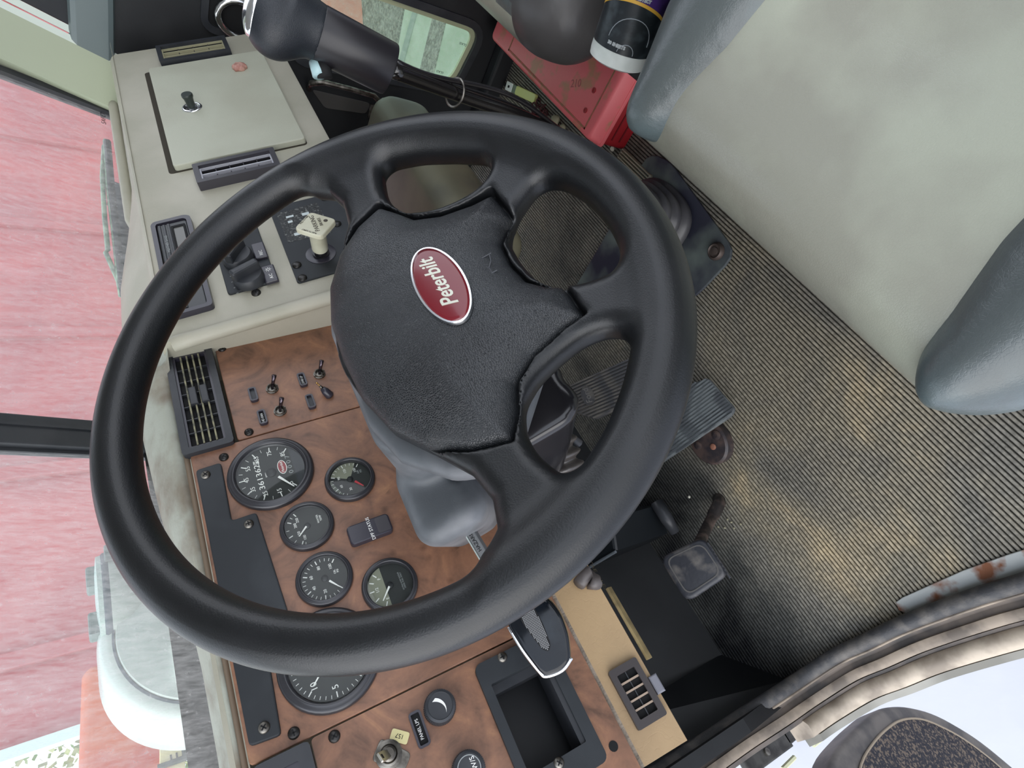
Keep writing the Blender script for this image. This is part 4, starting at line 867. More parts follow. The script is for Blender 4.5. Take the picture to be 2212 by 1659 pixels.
MB().lathe(kf.sub(.002, -.0135, .0066), [(.0028, 0), (.0028, .0002)], 14).make('printed_dot', tx, kn)
# ================================================================ STEERING WHEEL
sw = thing('steering_wheel', 'large black four-spoke steering wheel with a leather-grained horn pad and red oval badge', 'steering wheel', (0, 0, .8))
sym = lambda h: h + [(-x, y) for x, y in h[::-1] if abs(x) > 1e-6]
O2 = rpoly([(.150, -.060), (.172, -.067), (.178, -.079), (.165, -.104), (.142, -.131), (.120, -.152), (.106, -.153), (.096, -.144), (.091, -.128), (.093, -.108), (.099, -.086), (.111, -.068), (.130, -.060)], .008)
O3 = rpoly(sym([(0, -.124), (.024, -.126), (.037, -.134), (.050, -.150), (.058, -.170), (.055, -.183), (.044, -.192), (.02, -.199), (0, -.2)]), .008)
TOPC = [(.0, .032), (.04, .030), (.075, .020), (.105, .002), (.135, -.016), (.160, -.021), (.180, -.016), (.192, -.004), (.25, .0), (.25, .25), (0, .25)]
O1 = sym(TOPC)
PADo = sym([(0, .034), (.04, .032), (.075, .022), (.104, .003), (.124, -.022), (.134, -.050), (.117, -.061), (.097, -.072), (.085, -.092), (.079, -.118), (.078, -.139), (.066, -.139), (.052, -.140), (.042, -.139), (.036, -.130), (.022, -.119), (0, -.116)])
WHR = .215
def f_wheel(X, Y, Z):
    x, y = X[:, :, 0], Y[:, :, 0]
    R_ = np.sqrt(X * X + Y * Y); tor = np.sqrt((R_ - WHR) ** 2 + (Z * 1.0) ** 2) - .0167
    o = np.minimum(np.minimum(polysdf(x, y, O1), polysdf(x, y, O2)), np.minimum(polysdf(x, y, [(-a, b) for a, b in O2]), polysdf(x, y, O3)))
    d2 = np.maximum(-o, np.sqrt(x * x + y * y) - .208)[:, :, None]
    rr = np.sqrt(x * x + y * y)[:, :, None]
    zc = -.020 + .016 * np.clip((rr - .13) / .08, 0, 1) ** 1.5
    zc = zc - .004 * np.clip(1 - rr / .12, 0, 1); r = .0125
    q0 = d2 + r; q1 = np.abs(Z - zc) - .0145 + r
    pl = np.minimum(np.maximum(q0, q1), 0) + np.sqrt(np.maximum(q0, 0) ** 2 + np.maximum(q1, 0) ** 2) - r
    hub = np.maximum(np.sqrt(X ** 2 + (Y + .03) ** 2) - .062, np.abs(Z + .055) - .035)
    pd = polysdf(x, y, PADo)[:, :, None]
    w = smin(tor, pl, .022); w = smin(w, hub, .02)
    # pocket that receives the pad
    cut = np.maximum(pd - .0008, -(Z + .016)); return smax(w, -cut, .002)
V, F = surfnet(f_wheel, (-.238, -.238, -.095), (.238, .238, .024), .0020)
def split(V, F, fr, groups, parent, mats_):
    """one smooth surface cut into named parts that keep the shading of the whole"""
    P = fr.O + V[:, :1] * fr.u + V[:, 1:2] * fr.v + V[:, 2:] * fr.n
    a = P[F[:, 2]] - P[F[:, 0]]; b = P[F[:, 3]] - P[F[:, 1]]; fn = np.cross(a, b); N = np.zeros_like(P)
    for k in range(4): np.add.at(N, F[:, k], fn)
    N /= np.linalg.norm(N, axis=1)[:, None] + 1e-12
    cen = V[F].mean(1); g = groups(cen); outs = []
    for gi, nm in enumerate(mats_):
        s_ = F[g == gi]
        if not len(s_): continue
        u, inv = np.unique(s_, return_inverse=True); f2 = inv.reshape(s_.shape)
        base = wloc(parent); loc = Vector(P[u].mean(0).tolist()); me = bpy.data.meshes.new(nm[0]); me.from_pydata((P[u] - A(loc)).tolist(), [], f2.tolist()); me.materials.append(nm[1]); me.shade_smooth()
        me.normals_split_custom_set_from_vertices(N[u].tolist()); o = bpy.data.objects.new(nm[0], me); C.objects.link(o); o.parent = parent; o.location = loc - base; outs.append(o)
    return outs
def grp(c):
    r = np.hypot(c[:, 0], c[:, 1]); g = np.zeros(len(c), int)
    inn = r < .196; g[inn & (c[:, 0] > 0) & (c[:, 1] > -.085)] = 1; g[inn & (c[:, 0] <= 0) & (c[:, 1] > -.085)] = 2
    g[inn & (c[:, 0] > 0) & (c[:, 1] <= -.085)] = 3; g[inn & (c[:, 0] <= 0) & (c[:, 1] <= -.085)] = 4; return g
split(V, F, WH, grp, sw, [('rim', rimm), ('spoke', rimm), ('spoke', rimm), ('spoke', rimm), ('spoke', rimm)])
def f_pad(X, Y, Z):
    x, y = X[:, :, 0], Y[:, :, 0]; d = polysdf(x, y, PADo)[:, :, None]; e = np.clip(-d, 0, .06)
    top = -.010 + .015 * (1 - np.exp(-e / .020)) + .004 * np.clip(1 - (np.sqrt(x * x + (y + .05) ** 2) / .1), 0, 1)[:, :, None]
    return smax(smax(d + .0006, Z - top, .008), -.03 - Z, .003)
pad = sdfobj('horn_pad', f_pad, (-.145, -.15, -.036), (.145, .042, .016), .0020, leather, sw, WH)
def ptop(x, y):
    d = polysdf(A([[x]]), A([[y]]), PADo)[0, 0]; e = min(max(-d, 0), .06); return -.010 + .015 * (1 - math.exp(-e / .020)) + .004 * max(0, 1 - math.hypot(x, y + .05) / .1)
ex, ey = .0, -.061; eh = ptop(ex, ey)
em = WH.sub(ex, ey, eh - .0006)
ell = lambda a, b, k=48: [(a * math.cos(t), b * math.sin(t)) for t in np.linspace(0, 2 * math.pi, k, endpoint=False)]
bd = MB(); ring = []
for s_, h_ in ((1, 0), (1, .0022), (.985, .0030), (.96, .0030)): ring.append([em.p(x * s_, y * s_, h_) for x, y in ell(.0415, .0192)])
bd.loft(ring); bg_ = bd.make('oval_badge', chrome, sw, auto=40)
rb = MB(); ring = []
for s_, h_ in ((1, .0026), (1, .0031), (.9, .0037), (.6, .0042), (.2, .0044), (.01, .0044)): ring.append([em.p(x * s_, y * s_, h_) for x, y in ell(.0395, .0174)])
rb.loft(ring).make('badge_enamel', mat('badge_enamel', lin(110, 24, 34), .22, coat=.5), bg_, smooth=True)
silver = mat('badge_silver', lin(205, 205, 190), .3, .6)
text('Peterbilt', em, silver, bg_, size=.0165, u=0, v=.0005, h=.0040, shear=.4, ext=.0006, off=.0003, sx=.92)
hs = WH.sub(.002, -.099, ptop(.002, -.099)); hm = mat('horn_mark', lin(64, 66, 70), .5)
hp_ = MB(); hp_.tube([hs.p(-.010, -.004), hs.p(-.010, .004)], .0006, 6).tube([hs.p(-.010, 0), hs.p(-.004, .0), hs.p(.001, .004), hs.p(.008, .006)], .0006, 6).tube([hs.p(-.004, 0), hs.p(.001, -.004), hs.p(.008, -.006)], .0006, 6).tube([hs.p(.008, -.0075), hs.p(.008, .0075)], .0006, 6)
hp_.make('horn_symbol', hm, sw)
# ---------------------------------------------------------------- column shroud
sh = thing('column_shroud', 'grey plastic steering column cover reaching from the wheel hub to the burl panel', 'column cover', (0, .1, .72))
shm = mat('shroud_grey', lin(84, 88, 92), .5, bump=[('noise', 900, .25, .0004)], col2=lin(120, 122, 126), cscale=14, spec=.5)
CL = Fr(WH.p(0, 0, 0), (1, 0, 0), WH.v)
def f_sh(X, Y, Z):
    # tapered rounded trunk from the hub forward and down to the dash
    t = np.clip((-Z - .04) / .22, 0, 1); hx = .078 - .018 * t; hy = .062 - .01 * t; cy = -.018 + .035 * t
    q = np.stack([np.abs(X) - hx + .03, np.abs(Y - cy) - hy + .03]); d = np.linalg.norm(np.maximum(q, 0), axis=0) + np.minimum(q.max(0), 0) - .03
    a = smax(d, np.maximum(-.235 - Z, Z + .045), .012)
    lq = np.stack([np.abs(X + .068 + .25 * (Z + .18)) - .022, np.abs(Y - .030) - .012, np.abs(Z + .185) - .042]); lobe = np.linalg.norm(np.maximum(lq, 0), axis=0) + np.minimum(lq.max(0), 0) - .022; a = smin(a, lobe, .012)
    slot = np.sqrt(((X + .07) / 1.2) ** 2 + ((Y - .01) / .5) ** 2 + ((Z + .12) / 2.2) ** 2) - .010
    return smax(a, -slot, .003)
sdfobj('upper_cover', f_sh, (-.14, -.10, -.27), (.10, .10, -.02), .0035, shm, sh, WH)
# ring cover directly behind the hub, pale silver where light falls
def f_rc(X, Y, Z):
    x, y = X[:, :, 0], Y[:, :, 0]; d = polysdf(x, y, sym([(0, .040), (.05, .040), (.09, .028), (.122, .0), (.135, -.03), (.12, -.06), (.08, -.10), (0, -.11)]))[:, :, None]
    return smax(d + .010 * np.clip((-Z - .04) / .03, 0, 1), np.abs(Z + .048) - .020, .010)
sdfobj('hub_cover', f_rc, (-.15, -.125, -.08), (.15, .055, -.02), .003, shm, sh, WH)
# lower black column cover with bellows, seen through the lower left opening
lc = thing('lower_column_cover', 'glossy black lower column cover with a ribbed bellows, seen through a wheel opening', 'column cover', (0, .2, .6))
Lfr = Fr(WH.p(0, -.055, -.09), WH.u, WH.v)
def f_lc(X, Y, Z):
    t = np.clip(-Z / .3, 0, 1); hx = .104 - .045 * t; hy = .050 - .008 * t
    q = np.stack([np.abs(X) - hx + .022, np.abs(Y + .01 - .05 * t) - hy + .022]); d = np.linalg.norm(np.maximum(q, 0), axis=0) + np.minimum(q.max(0), 0) - .022
    rib = .0018 * np.cos(X * 190) ; return smax(d + rib * .6, np.maximum(-.30 - Z, Z), .008)
sdfobj('cover', f_lc, (-.14, -.09, -.32), (.14, .10, .02), .004, gloss, lc, Lfr)
b0 = onx(1170, 905, -.055); b0 = CAM + ray(1185, 905) * .60; b1 = CAM + ray(1232, 1050) * .60
rs = []
NB = 46
for k in range(NB):
    t = k / (NB - 1); p = b0 * (1 - t) + b1 * t; r = .0185 + .0032 * math.cos(t * 2 * math.pi * 5.5) - .003 * t
    ax_ = (b1 - b0) / np.linalg.norm(b1 - b0); s1_ = np.cross(ax_, RW[2]); s1_ /= np.linalg.norm(s1_); s2_ = np.cross(ax_, s1_)
    rs.append([p + r * (math.cos(a) * s1_ * (1 + .12 * math.cos(3 * a)) + math.sin(a) * s2_) for a in np.linspace(0, 2 * math.pi, 28, endpoint=False)])
MB().loft(rs).make('bellows', mat('bellows_rubber', lin(66, 62, 60), .3, spec=.7, bump=[('noise', 90, .4, .003)]), lc, smooth=True)
q0, q1 = CAM + ray(1180, 925) * .615, CAM + ray(1252, 958) * .615
MB().tube([q0, CAM + ray(1205, 925) * .60, q1], .0045, 8).make('bracket', blk, lc, smooth=True)
# hazard / tilt lever behind the lower left spoke
hl = thing('hazard_lever', 'flat grey column lever lettered HAZARD behind the left spoke', 'lever', CAM + ray(1030, 1160) * .56)
h0, h1 = CAM + ray(1004, 1128) * .520, CAM + ray(1060, 1222) * .505
ax_ = (h1 - h0); Lh = np.linalg.norm(ax_); hv_ = np.cross(A([0, -.6, .8]), ax_ / Lh)
HF = Fr(h1, (h0 - h1), hv_ if (hv_ @ A([0, 0, 1.])) > 0 else hv_)
if HF.n @ (CAM - h0) < 0: HF = Fr(h1, (h0 - h1), -hv_)
MB().prism(HF, rpoly([(-.004, -.0042), (Lh + .01, -.0042), (Lh + .01, .0042), (-.004, .0042)], .002), -.005, .003, .0012).make('lever_bar', mat('lever_grey', lin(104, 106, 108), .35), hl)
text('HAZARD', HF, deep, hl, size=.0048, u=Lh * .55, v=0, h=.0032)
MB().box(HF, -.002, .006, -.0036, .0036, .003, .0045, .0005).make('white_end', mat('pale_blue_end', lin(200, 225, 228), .4), hl)
MB().box(HF, -.004, Lh + .01, .0040, .0052, -.004, .0035).make('edge_bead', mat('bead_silver', lin(190, 200, 196), .3, .5), hl)
# turn signal paddle (black, mesh grip, chrome edge)
ts = thing('signal_lever', 'black paddle lever with a woven mesh grip and chrome edge below the wheel rim', 'lever', CAM + ray(1165, 1370) * .50)
dT = .505
P1, P2 = CAM + ray(1130, 1300) * (dT + .015), CAM + ray(1195, 1450) * (dT - .005)
TF = Fr(P2, (P1 - P2), np.cross(-RW[2], (P1 - P2)))
out = []
for (x, y) in ((1182, 1288), (1212, 1325), (1228, 1370), (1234, 1425), (1215, 1448), (1180, 1462), (1166, 1452), (1130, 1405), (1097, 1352), (1100, 1330), (1130, 1300)):
    q = onp(x, y, TF.O, TF.n) - TF.O; out.append((float(q @ TF.u), float(q @ TF.v)))
out = rpoly(out, .006)
pm = MB().prism(TF, out, -.010, .004, .004, 4).make('paddle', mat('paddle_black', lin(14, 18, 24), .10, spec=.4, col2=lin(36, 42, 48), cscale=30, mix=(.5, .75)), ts, auto=50)
mo = []
for (x, y) in ((1122, 1328), (1148, 1302), (1172, 1345), (1190, 1392), (1186, 1408), (1172, 1403), (1150, 1375), (1128, 1345)):
    q = onp(x, y, TF.O + TF.n * .004, TF.n) - TF.O; mo.append((float(q @ TF.u), float(q @ TF.v)))
mo = rpoly(mo, .004); MB().prism(TF, mo, .0035, .0046).make('mesh_backing', deep, ts)
gm_ = MB(); mnx, mxx = min(p[0] for p in mo), max(p[0] for p in mo); mny, mxy = min(p[1] for p in mo), max(p[1] for p in mo); st = .0013
X_, Y_ = np.meshgrid(np.arange(mnx, mxx, st), np.arange(mny, mxy, st), indexing='ij'); D_ = polysdf(X_, Y_, mo)
for a, b in zip(X_[D_ < -.0008], Y_[D_ < -.0008]): gm_.box(TF, a - .00042, a + .00042, b - .00042, b + .00042, .0046, .0052)
ms = gm_.make('mesh_grip', mat('mesh_grey', lin(150, 150, 150), .4, .5), ts); ms['kind'] = 'stuff'
ed = []
for (x, y) in ((1234, 1420), (1214, 1447), (1180, 1460), (1166, 1451), (1130, 1405), (1099, 1354)): ed.append(onp(x, y, TF.O, TF.n))
MB().tube(catmull(ed, 4), .0022, 8).make('chrome_edge', chrome, ts, smooth=True)
# stalk clip under the dash
cl = MB().tube([CAM + ray(1250, 1262) * .60, CAM + ray(1268, 1240) * .61, CAM + ray(1282, 1258) * .61, CAM + ray(1290, 1262) * .60], [.007, .009, .010, .006], 10).make('cable_boot', mat('worn_boot', lin(92, 86, 84), .4), None, smooth=True); setp(cl, 'small grey rubber boot poking out between the wheel rim and the tan trim', 'rubber boot')
# ================================================================ GEAR SHIFT
gs = thing('gear_shift', 'tall gear lever with a black knob, chrome cap and rubber boot on the floor', 'gear lever', (.40, .07, 0))
K = lambda x, y, t: CAM + ray(x, y) * t
sb, stp = K(842, 150, .63), K(690, 72, .59)
g2 = K(1150, 262, .80); g3 = onz(1375, 432, .12)
shaft = catmull([g3 + A([0, 0, -.05]), g3, K(1260, 330, .93), g2, K(1000, 208, .715), sb], 8)
MB().tube(shaft, .0085, 14).make('shaft', mat('lever_black', lin(24, 22, 22), .15, spec=.8), gs, smooth=True)
for off, nm in (((.010, -.004, .002), 'air_line'), ((.004, -.013, -.002), 'air_line')):
    MB().tube([p + A(off) * (1 + .4 * math.sin(i * .35)) for i, p in enumerate(shaft[6:])], .0032, 8).make(nm, mat('air_line_black', lin(30, 28, 30), .2, spec=.8), gs, smooth=True)
# cable tie round the shaft
ti = K(983, 200, .708); tv = shaft[-6] - shaft[-10]; tv /= np.linalg.norm(tv); a_ = np.cross(tv, A([0, 1, 0.])); a_ /= np.linalg.norm(a_); b_ = np.cross(tv, a_)
MB().tube([ti + .0165 * (math.cos(t) * a_ + math.sin(t) * b_) for t in np.linspace(0, 2 * math.pi, 20, endpoint=False)], .0016, 6, closed=True).make('cable_tie', steel, gs, smooth=True)
sax = (stp - sb) / np.linalg.norm(stp - sb); SF = Fr(sb, np.cross(sax, A([0, 0, 1.])) if True else 0, np.cross(sax, np.cross(sax, A([0, 0, 1.]))))
if SF.n @ sax < 0: SF = Fr(sb, SF.v, SF.u)
Ls = np.linalg.norm(stp - sb); slv = mat('sleeve_black', lin(30, 28, 32), .36, bump=[('noise', 1200, .15, .0002)], spec=.5)
MB().lathe(SF, [(.020, .002), (.0262, 0), (.0270, .002), (.0272, Ls), (.0268, Ls + .0008)], 40).make('sleeve', slv, gs, auto=40)
MB().tube([K(805, 95, .613), K(770, 70, .600), K(762, 72, .597)], .0028, 8).make('sleeve_screw', steel, gs, smooth=True)
# knob head modelled in the sleeve frame: x toward picture down, z along the lever
dn = K(700, 140, .59) - K(700, 60, .59); dn -= sax * (dn @ sax); KF = Fr(stp, dn, np.cross(sax, dn)) 
def f_knob(X, Y, Z):
    neck = np.maximum(np.sqrt(X ** 2 + Y ** 2) - .0270, np.maximum(-Z, Z - .028))
    head = np.sqrt(((X - .000) / .036) ** 2 + (Y / .027) ** 2 + ((Z - .036) / .033) ** 2)
    head = (head - 1) * .026
    beak = (np.sqrt(((X - .020) / .026) ** 2 + (Y / .022) ** 2 + ((Z - .040) / .025) ** 2) - 1) * .02
    k = smin(smin(neck, head, .012), beak, .012)
    return k
def f_cap(X, Y, Z):
    el = (np.sqrt(((X - .006) / .031) ** 2 + (Y / .0185) ** 2) - 1) * .018
    return smax(smax(f_knob(X, Y, Z) - .0012, el, .002), .045 - Z, .001)
knobm = mat('knob_leather', lin(30, 34, 40), .40, bump=[('grain', 700, .3, .0003)], spec=.5)
sdfobj('knob', f_knob, (-.05, -.04, -.002), (.062, .04, .085), .0022, knobm, gs, KF)
sdfobj('chrome_cap', f_cap, (-.035, -.03, .03), (.045, .03, .085), .0013, chrome, gs, KF)
# small red button / collar under the head
MB().tube([K(690, 165, .60), K(684, 135, .60)], [.007, .008], 12).make('range_selector', mat('pale_selector', lin(170, 200, 204), .3), gs, smooth=True)
MB().tube([K(702, 168, .603), K(697, 135, .60)], [.008, .008], 12).make('selector_collar', deep, gs, smooth=True)
# floor plate and bellows
bpl = [onz(*q, .004)[:2] for q in ((1592, 548), (1500, 645), (1250, 730), (1228, 645), (1285, 550), (1325, 480), (1400, 330), (1445, 345))]
MB().prism(WORLD, rpoly([tuple(p) for p in bpl], .03), .001, .006, .002).make('boot_flange', mat('flange_blue_black', lin(44, 46, 60), .5, bump=[('noise', 200, .3, .0006)], col2=lin(104, 114, 110), cscale=7, mix=(.42, .6)), gs)
cb = onz(1418, 478, .01); rs = []
prof = [(.082, .004), (.086, .010), (.082, .026), (.070, .030), (.074, .036), (.070, .050), (.058, .053), (.061, .059), (.057, .073), (.046, .076), (.049, .082), (.044, .096), (.032, .100), (.026, .115), (.014, .125), (.011, .135)]
for r, h in prof:
    t = h / .135; c_ = cb * (1 - t) + A([g3[0], g3[1], 0]) * t
    rs.append([A([c_[0] + (abs(math.cos(a)) ** .75 * math.copysign(1, math.cos(a))) * r * 1.0, c_[1] + (abs(math.sin(a)) ** .75 * math.copysign(1, math.sin(a))) * r * .82, h + .004]) for a in np.linspace(0, 2 * math.pi, 40, endpoint=False)])
MB().loft(rs).make('rubber_boot', mat('boot_rubber', lin(62, 62, 68), .42, bump=[('noise', 300, .2, .0005)], col2=lin(84, 84, 86), cscale=12), gs, smooth=True)
bo = onz(1548, 543, .007); BO = Fr(bo, (1, .2, 0), (0, 1, 0)); MB().lathe(BO, [(.017, 0), (.017, .004), (.013, .009), (.0105, .006), (.008, .006), (.007, .009), (.0001, .010)], 20).make('flange_bolt', mat('old_bolt', lin(84, 74, 70), .5, .4), gs, auto=40)
# ================================================================ DRIVER SEAT
ds = thing('driver_seat', 'light grey vinyl driver seat with dark grey side bolsters, nearest the camera on the right', 'seat', (-.02, -.35, .3))
def f_seat(X, Y, Z):
    xm = (X + .022); q = np.stack([np.abs(xm) - .232, np.abs(Y + .40) - .272]); r = .035
    q = q + r; b = np.linalg.norm(np.maximum(q, 0), axis=0) + np.minimum(q.max(0), 0) - r + .10 * np.clip(.36 - Z, 0, 1); b = np.maximum(b, .24 - Z)
    dip = .018 * np.exp(-((X + .02) / .12) ** 2) * np.clip((-.20 - Y) / .12, 0, 1)
    return smax(b, Z - (.502 - dip), .085)
V, F = surfnet(f_seat, (-.30, -.70, .22), (.27, -.10, .53), .007)
def sgrp(c): 
    return np.zeros(len(c), int)
split(V, F, WORLD, sgrp, ds, [('cushion', seatl)])
def bolster(cx, sgn, tipy, ang):
    def f(X, Y, Z):
        c, s_ = math.cos(ang), math.sin(ang); x = (X - cx) * c + (Y - tipy) * s_; y = -(X - cx) * s_ + (Y - tipy) * c
        t = np.clip(-y / .42, 0, 1); w_ = .050 * np.clip(-y / .11, 0, 1) ** .5 + .10 * np.clip(-y - .06, 0, .4) + .010
        d = (np.sqrt((x / w_) ** 2 + ((Z - .450) / .070) ** 2) - 1) * .055
        return smax(smax(d, y, .03), -y - .45, .03)
    return f
sdfobj('bolster', bolster(.152, 1, -.140, -.02), (.02, -.64, .34), (.32, -.08, .56), .005, seatd, ds)
sdfobj('bolster', bolster(-.226, -1, -.138, .02), (-.36, -.64, .34), (-.10, -.08, .56), .005, seatd, ds)
bs_ = MB().box(WORLD, -.20, .16, -.55, -.17, .0, .25, .02).make('seat_base', shell, ds)
# ================================================================ PASSENGER SEAT
ps = thing('passenger_seat', 'grey passenger seat corner at the top edge of the photo', 'seat', (.60, -.33, .3))
def f_ps(X, Y, Z):
    q = np.stack([np.abs(X - .755) - .285, np.abs(Y + .38) - .29, np.abs(Z - .35) - .09]); r = .08; q = q + r
    return np.linalg.norm(np.maximum(q, 0), axis=0) + np.minimum(q.max(0), 0) - r
V, F = surfnet(f_ps, (.44, -.69, .24), (1.06, -.06, .46), .008)
def pg(c): 
    e = c[:, 0] - .555 - .10 * np.clip(-(c[:, 1] + .13) / .3, 0, 1) ; return (e < 0).astype(int) + ((e < .055) & (e >= 0) & (c[:, 2] > .385) & (c[:, 1] < -.125)).astype(int) * 2
split(V, F, WORLD, pg, ps, [('cushion', seatl), ('side_panel', mat('seat_side_brown_black', lin(70, 68, 68), .4, bump=[('noise', 90, .3, .001)])), ('bolster', seatd)])
MB().box(WORLD, .45, .92, -.60, -.14, .02, .27, .04).make('seat_base', shell, ps)
# engine box between the seats
eb = MB().box(WORLD, .235, .395, -.62, -.15, .0, .355, .015).make('engine_cover', mat('cover_black', lin(20, 20, 22), .7), None); setp(eb, 'black box between the two seats that carries the cleaner bottle', 'cover')
# ================================================================ CLEANER BOTTLE
cbt = thing('cleaner_bottle', 'white-based spray cleaner can with a purple and black label lying between the seats', 'bottle', (.41, -.22, .33))
c0 = K(1326, 146, .72)
bdir = K(1412, -90, .635) - c0; bdir /= np.linalg.norm(bdir); R0_ = .037
vw = CAM - c0; vw -= bdir * (vw @ bdir); vw /= np.linalg.norm(vw); sdv = np.cross(bdir, vw)
BF = Fr(c0 - vw * R0_ * .6, sdv, vw)   # u = across, v = toward viewer, n = along bottle?
if BF.n @ bdir < 0: BF = Fr(BF.O, -BF.u, BF.v)
MB().lathe(BF, [(.030, 0), (.036, .003), (R0_, .010), (R0_, .175), (.036, .190), (.016, .205)], 48).make('bottle_body', mat('bottle_white', lin(205, 210, 205), .4, col2=lin(176, 184, 176), cscale=20), cbt, auto=40)
def wrap(h0, h1, a0, a1, m, nm, dr=.0004, fn=None, k=40):
    V = []; F = []
    for i in range(k + 1):
        t = i / k; a = math.radians(a0 + (a1 - a0) * t); lo_, hi_ = (h0, h1) if fn is None else fn(t)
        for h in (lo_, hi_): V.append(BF.p((R0_ + dr) * math.cos(a), (R0_ + dr) * math.sin(a), h))
    for i in range(k): F.append((2 * i, 2 * i + 2, 2 * i + 3, 2 * i + 1))
    return new(nm, V, F, m, cbt, smooth=True)
wrap(.0, 0, -20, 200, mat('label_black', lin(24, 30, 34), .35, col2=lin(52, 60, 64), cscale=60, mix=(.5, .7)), 'label', .0003, lambda t: (.020, .176), 48)
purple = mat('label_purple', lin(66, 40, 104), .35, col2=lin(40, 26, 66), cscale=40)
arch = lambda t: .056 + .018 * math.sin(math.pi * min(1, max(0, t)))
wrap(0, 0, 5, 175, purple, 'label_field', .0006, lambda t: (arch(t) + .003, .170))
wrap(0, 0, 5, 175, mat('label_gold', lin(206, 160, 60), .35), 'label_band', .0007, lambda t: (arch(t), arch(t) + .0035))
def wraptext(s_, h, a, size, m, nm='label_lettering'):
    cu = bpy.data.curves.new(nm, 'FONT'); cu.body = s_; cu.size = size; cu.align_x = 'CENTER'; cu.align_y = 'CENTER'; cu.offset = .0004; cu.resolution_u = 2
    to = bpy.data.objects.new(nm, cu); C.objects.link(to); bpy.context.view_layer.update(); me = bpy.data.meshes.new_from_object(to); bpy.data.objects.remove(to)
    V = []; sg = -1 if BF.u @ RW[0] > 0 else 1
    for q in me.vertices:
        an = math.radians(a) + sg * q.co.x / R0_; V.append(BF.p((R0_ + .0011) * math.cos(an), (R0_ + .0011) * math.sin(an), h + q.co.y))
    return new(nm, V, [tuple(p.vertices) for p in me.polygons], m, cbt)
ld = BF.u @ RW[0]; 
wraptext('CLEANING', .100, 84, .0165, graywhite); wraptext('WIPES AWAY DIRT FAST', .088, 84, .0045, graywhite); wraptext('SHINE & PROTECT', .080, 84, .0045, graywhite); wraptext('30 SHEETS', .028, 80, .005, graywhite)
for rr_, cc_, h_ in ((.026, 100, .034), (.010, 100, .022)):
    pts = []
    for k in range(18):
        t = math.pi * k / 17; an = math.radians(cc_) - rr_ * math.cos(t) / R0_; pts.append(BF.p((R0_ + .0007) * math.cos(an), (R0_ + .0007) * math.sin(an), h_ + rr_ * math.sin(t)))
    MB().tube(pts, .0005, 5).make('label_arc', mat('label_grey', lin(140, 146, 150), .4), cbt)
# ================================================================ TOOLBOX
tb = thing('toolbox', 'red plastic case with glare painted on its lid, lying on the floor in front of the passenger seat', 'plastic case', (.88, -.02, 0))
zt = .105
ta, tb_, tc_ = onz(1055, 84, zt), onz(1270, 312, zt), onz(1357, 192, zt)
e1 = ta - tb_; L1 = np.linalg.norm(e1); TB = Fr((tb_[0], tb_[1], 0), e1, np.cross(A([0, 0, 1.]), e1) * -1)
if TB.v @ (tc_ - tb_) < 0: TB = Fr(TB.O, TB.u, -TB.v)
if TB.n[2] < 0: TB2 = Fr(TB.O, TB.u, TB.v); 
D1 = float((tc_ - tb_) @ TB.v) ; hs_ = 1 if TB.n[2] > 0 else -1
def hz(a, b): return (a, b) if hs_ > 0 else (-b, -a)
mb = MB()
def tbox(u0, u1, v0, v1, z0, z1, r, taper=0, bev=.004):
    o0 = rrect(u0, u1, v0, v1, r, 4); m_ = MB(); fr = Fr(TB.O, TB.u, TB.v) if hs_ > 0 else Fr(TB.O + TB.v * 0, TB.v, TB.u)
    if hs_ < 0: o0 = [(b, a) for a, b in o0]
    cx_ = sum(p[0] for p in o0) / len(o0); cy_ = sum(p[1] for p in o0) / len(o0)
    lay = [(0, z0), (0, z1 - bev), (bev * .3, z1 - bev * .3), (bev, z1)]; rings = []
    for ins, z in lay:
        t = (z - z0) / (z1 - z0) * taper + ins; rings.append([fr.p(a + (cx_ - a) * min(1, t / abs(cx_ - a + 1e-9)) if abs(cx_ - a) > t else a, b + (cy_ - b) * min(1, t / abs(cy_ - b + 1e-9)) if abs(cy_ - b) > t else b, z) for a, b in o0])
    return m_.loft(rings)
tbox(.004, L1 - .004, .004, D1 + .05, .0, .070, .012).make('case_body', redd, tb, auto=40)
tbox(-.002, L1 + .002, -.002, D1 + .056, .066, .074, .012, 0, .002).make('lid_rim', redp, tb, auto=40)
tbox(0, L1, 0, D1 + .054, .072, zt, .012, .006, .006).make('lid', redp, tb, auto=40)
TT = Fr(TB.p(0, 0, 0) + A([0, 0, zt]), TB.u, TB.v) if hs_ > 0 else None
def tp_(u, v, z): return TB.O + TB.u * u + TB.v * v + A([0, 0, z])
def topbox(u0, u1, v0, v1, z0, z1, nm, m): 
    P = [tp_(a, b, z) for z in (z0, z1) for a, b in ((u0, v0), (u1, v0), (u1, v1), (u0, v1))]
    return new(nm, P, [(0, 3, 2, 1), (4, 5, 6, 7), (0, 1, 5, 4), (1, 2, 6, 5), (2, 3, 7, 6), (3, 0, 4, 7)], m, tb)
grm = mat('case_grime', lin(150, 112, 84), .8, col2=lin(190, 100, 92), cscale=50, mix=(.45, .6))
for a in ((.03, L1 - .10, .016, .020), (.03, .034, .016, D1 + .02), (L1 - .104, L1 - .100, .016, D1 + .02), (.03, L1 - .10, D1 + .016, D1 + .020)): topbox(*a, zt - .0005, zt + .0006, 'lid_groove', grm)
for (u, v) in ((.055, .045), (.060, .085)):
    MB().lathe(Fr(tp_(u, v, zt), (1, 0, 0), (0, 1, 0)), [(.0055, 0), (.0055, .0015), (.003, .0015), (.0028, .0004)], 14).make('lid_rivet', redd, tb)
text('210', Fr(tp_(.12, .07, zt), -TB.u, TB.v) if np.cross(-TB.u, TB.v)[2] > 0 else Fr(tp_(.12, .07, zt), TB.u, TB.v), mat('embossed_red', lin(176, 92, 92), .5), tb, size=.022, rot=.5)
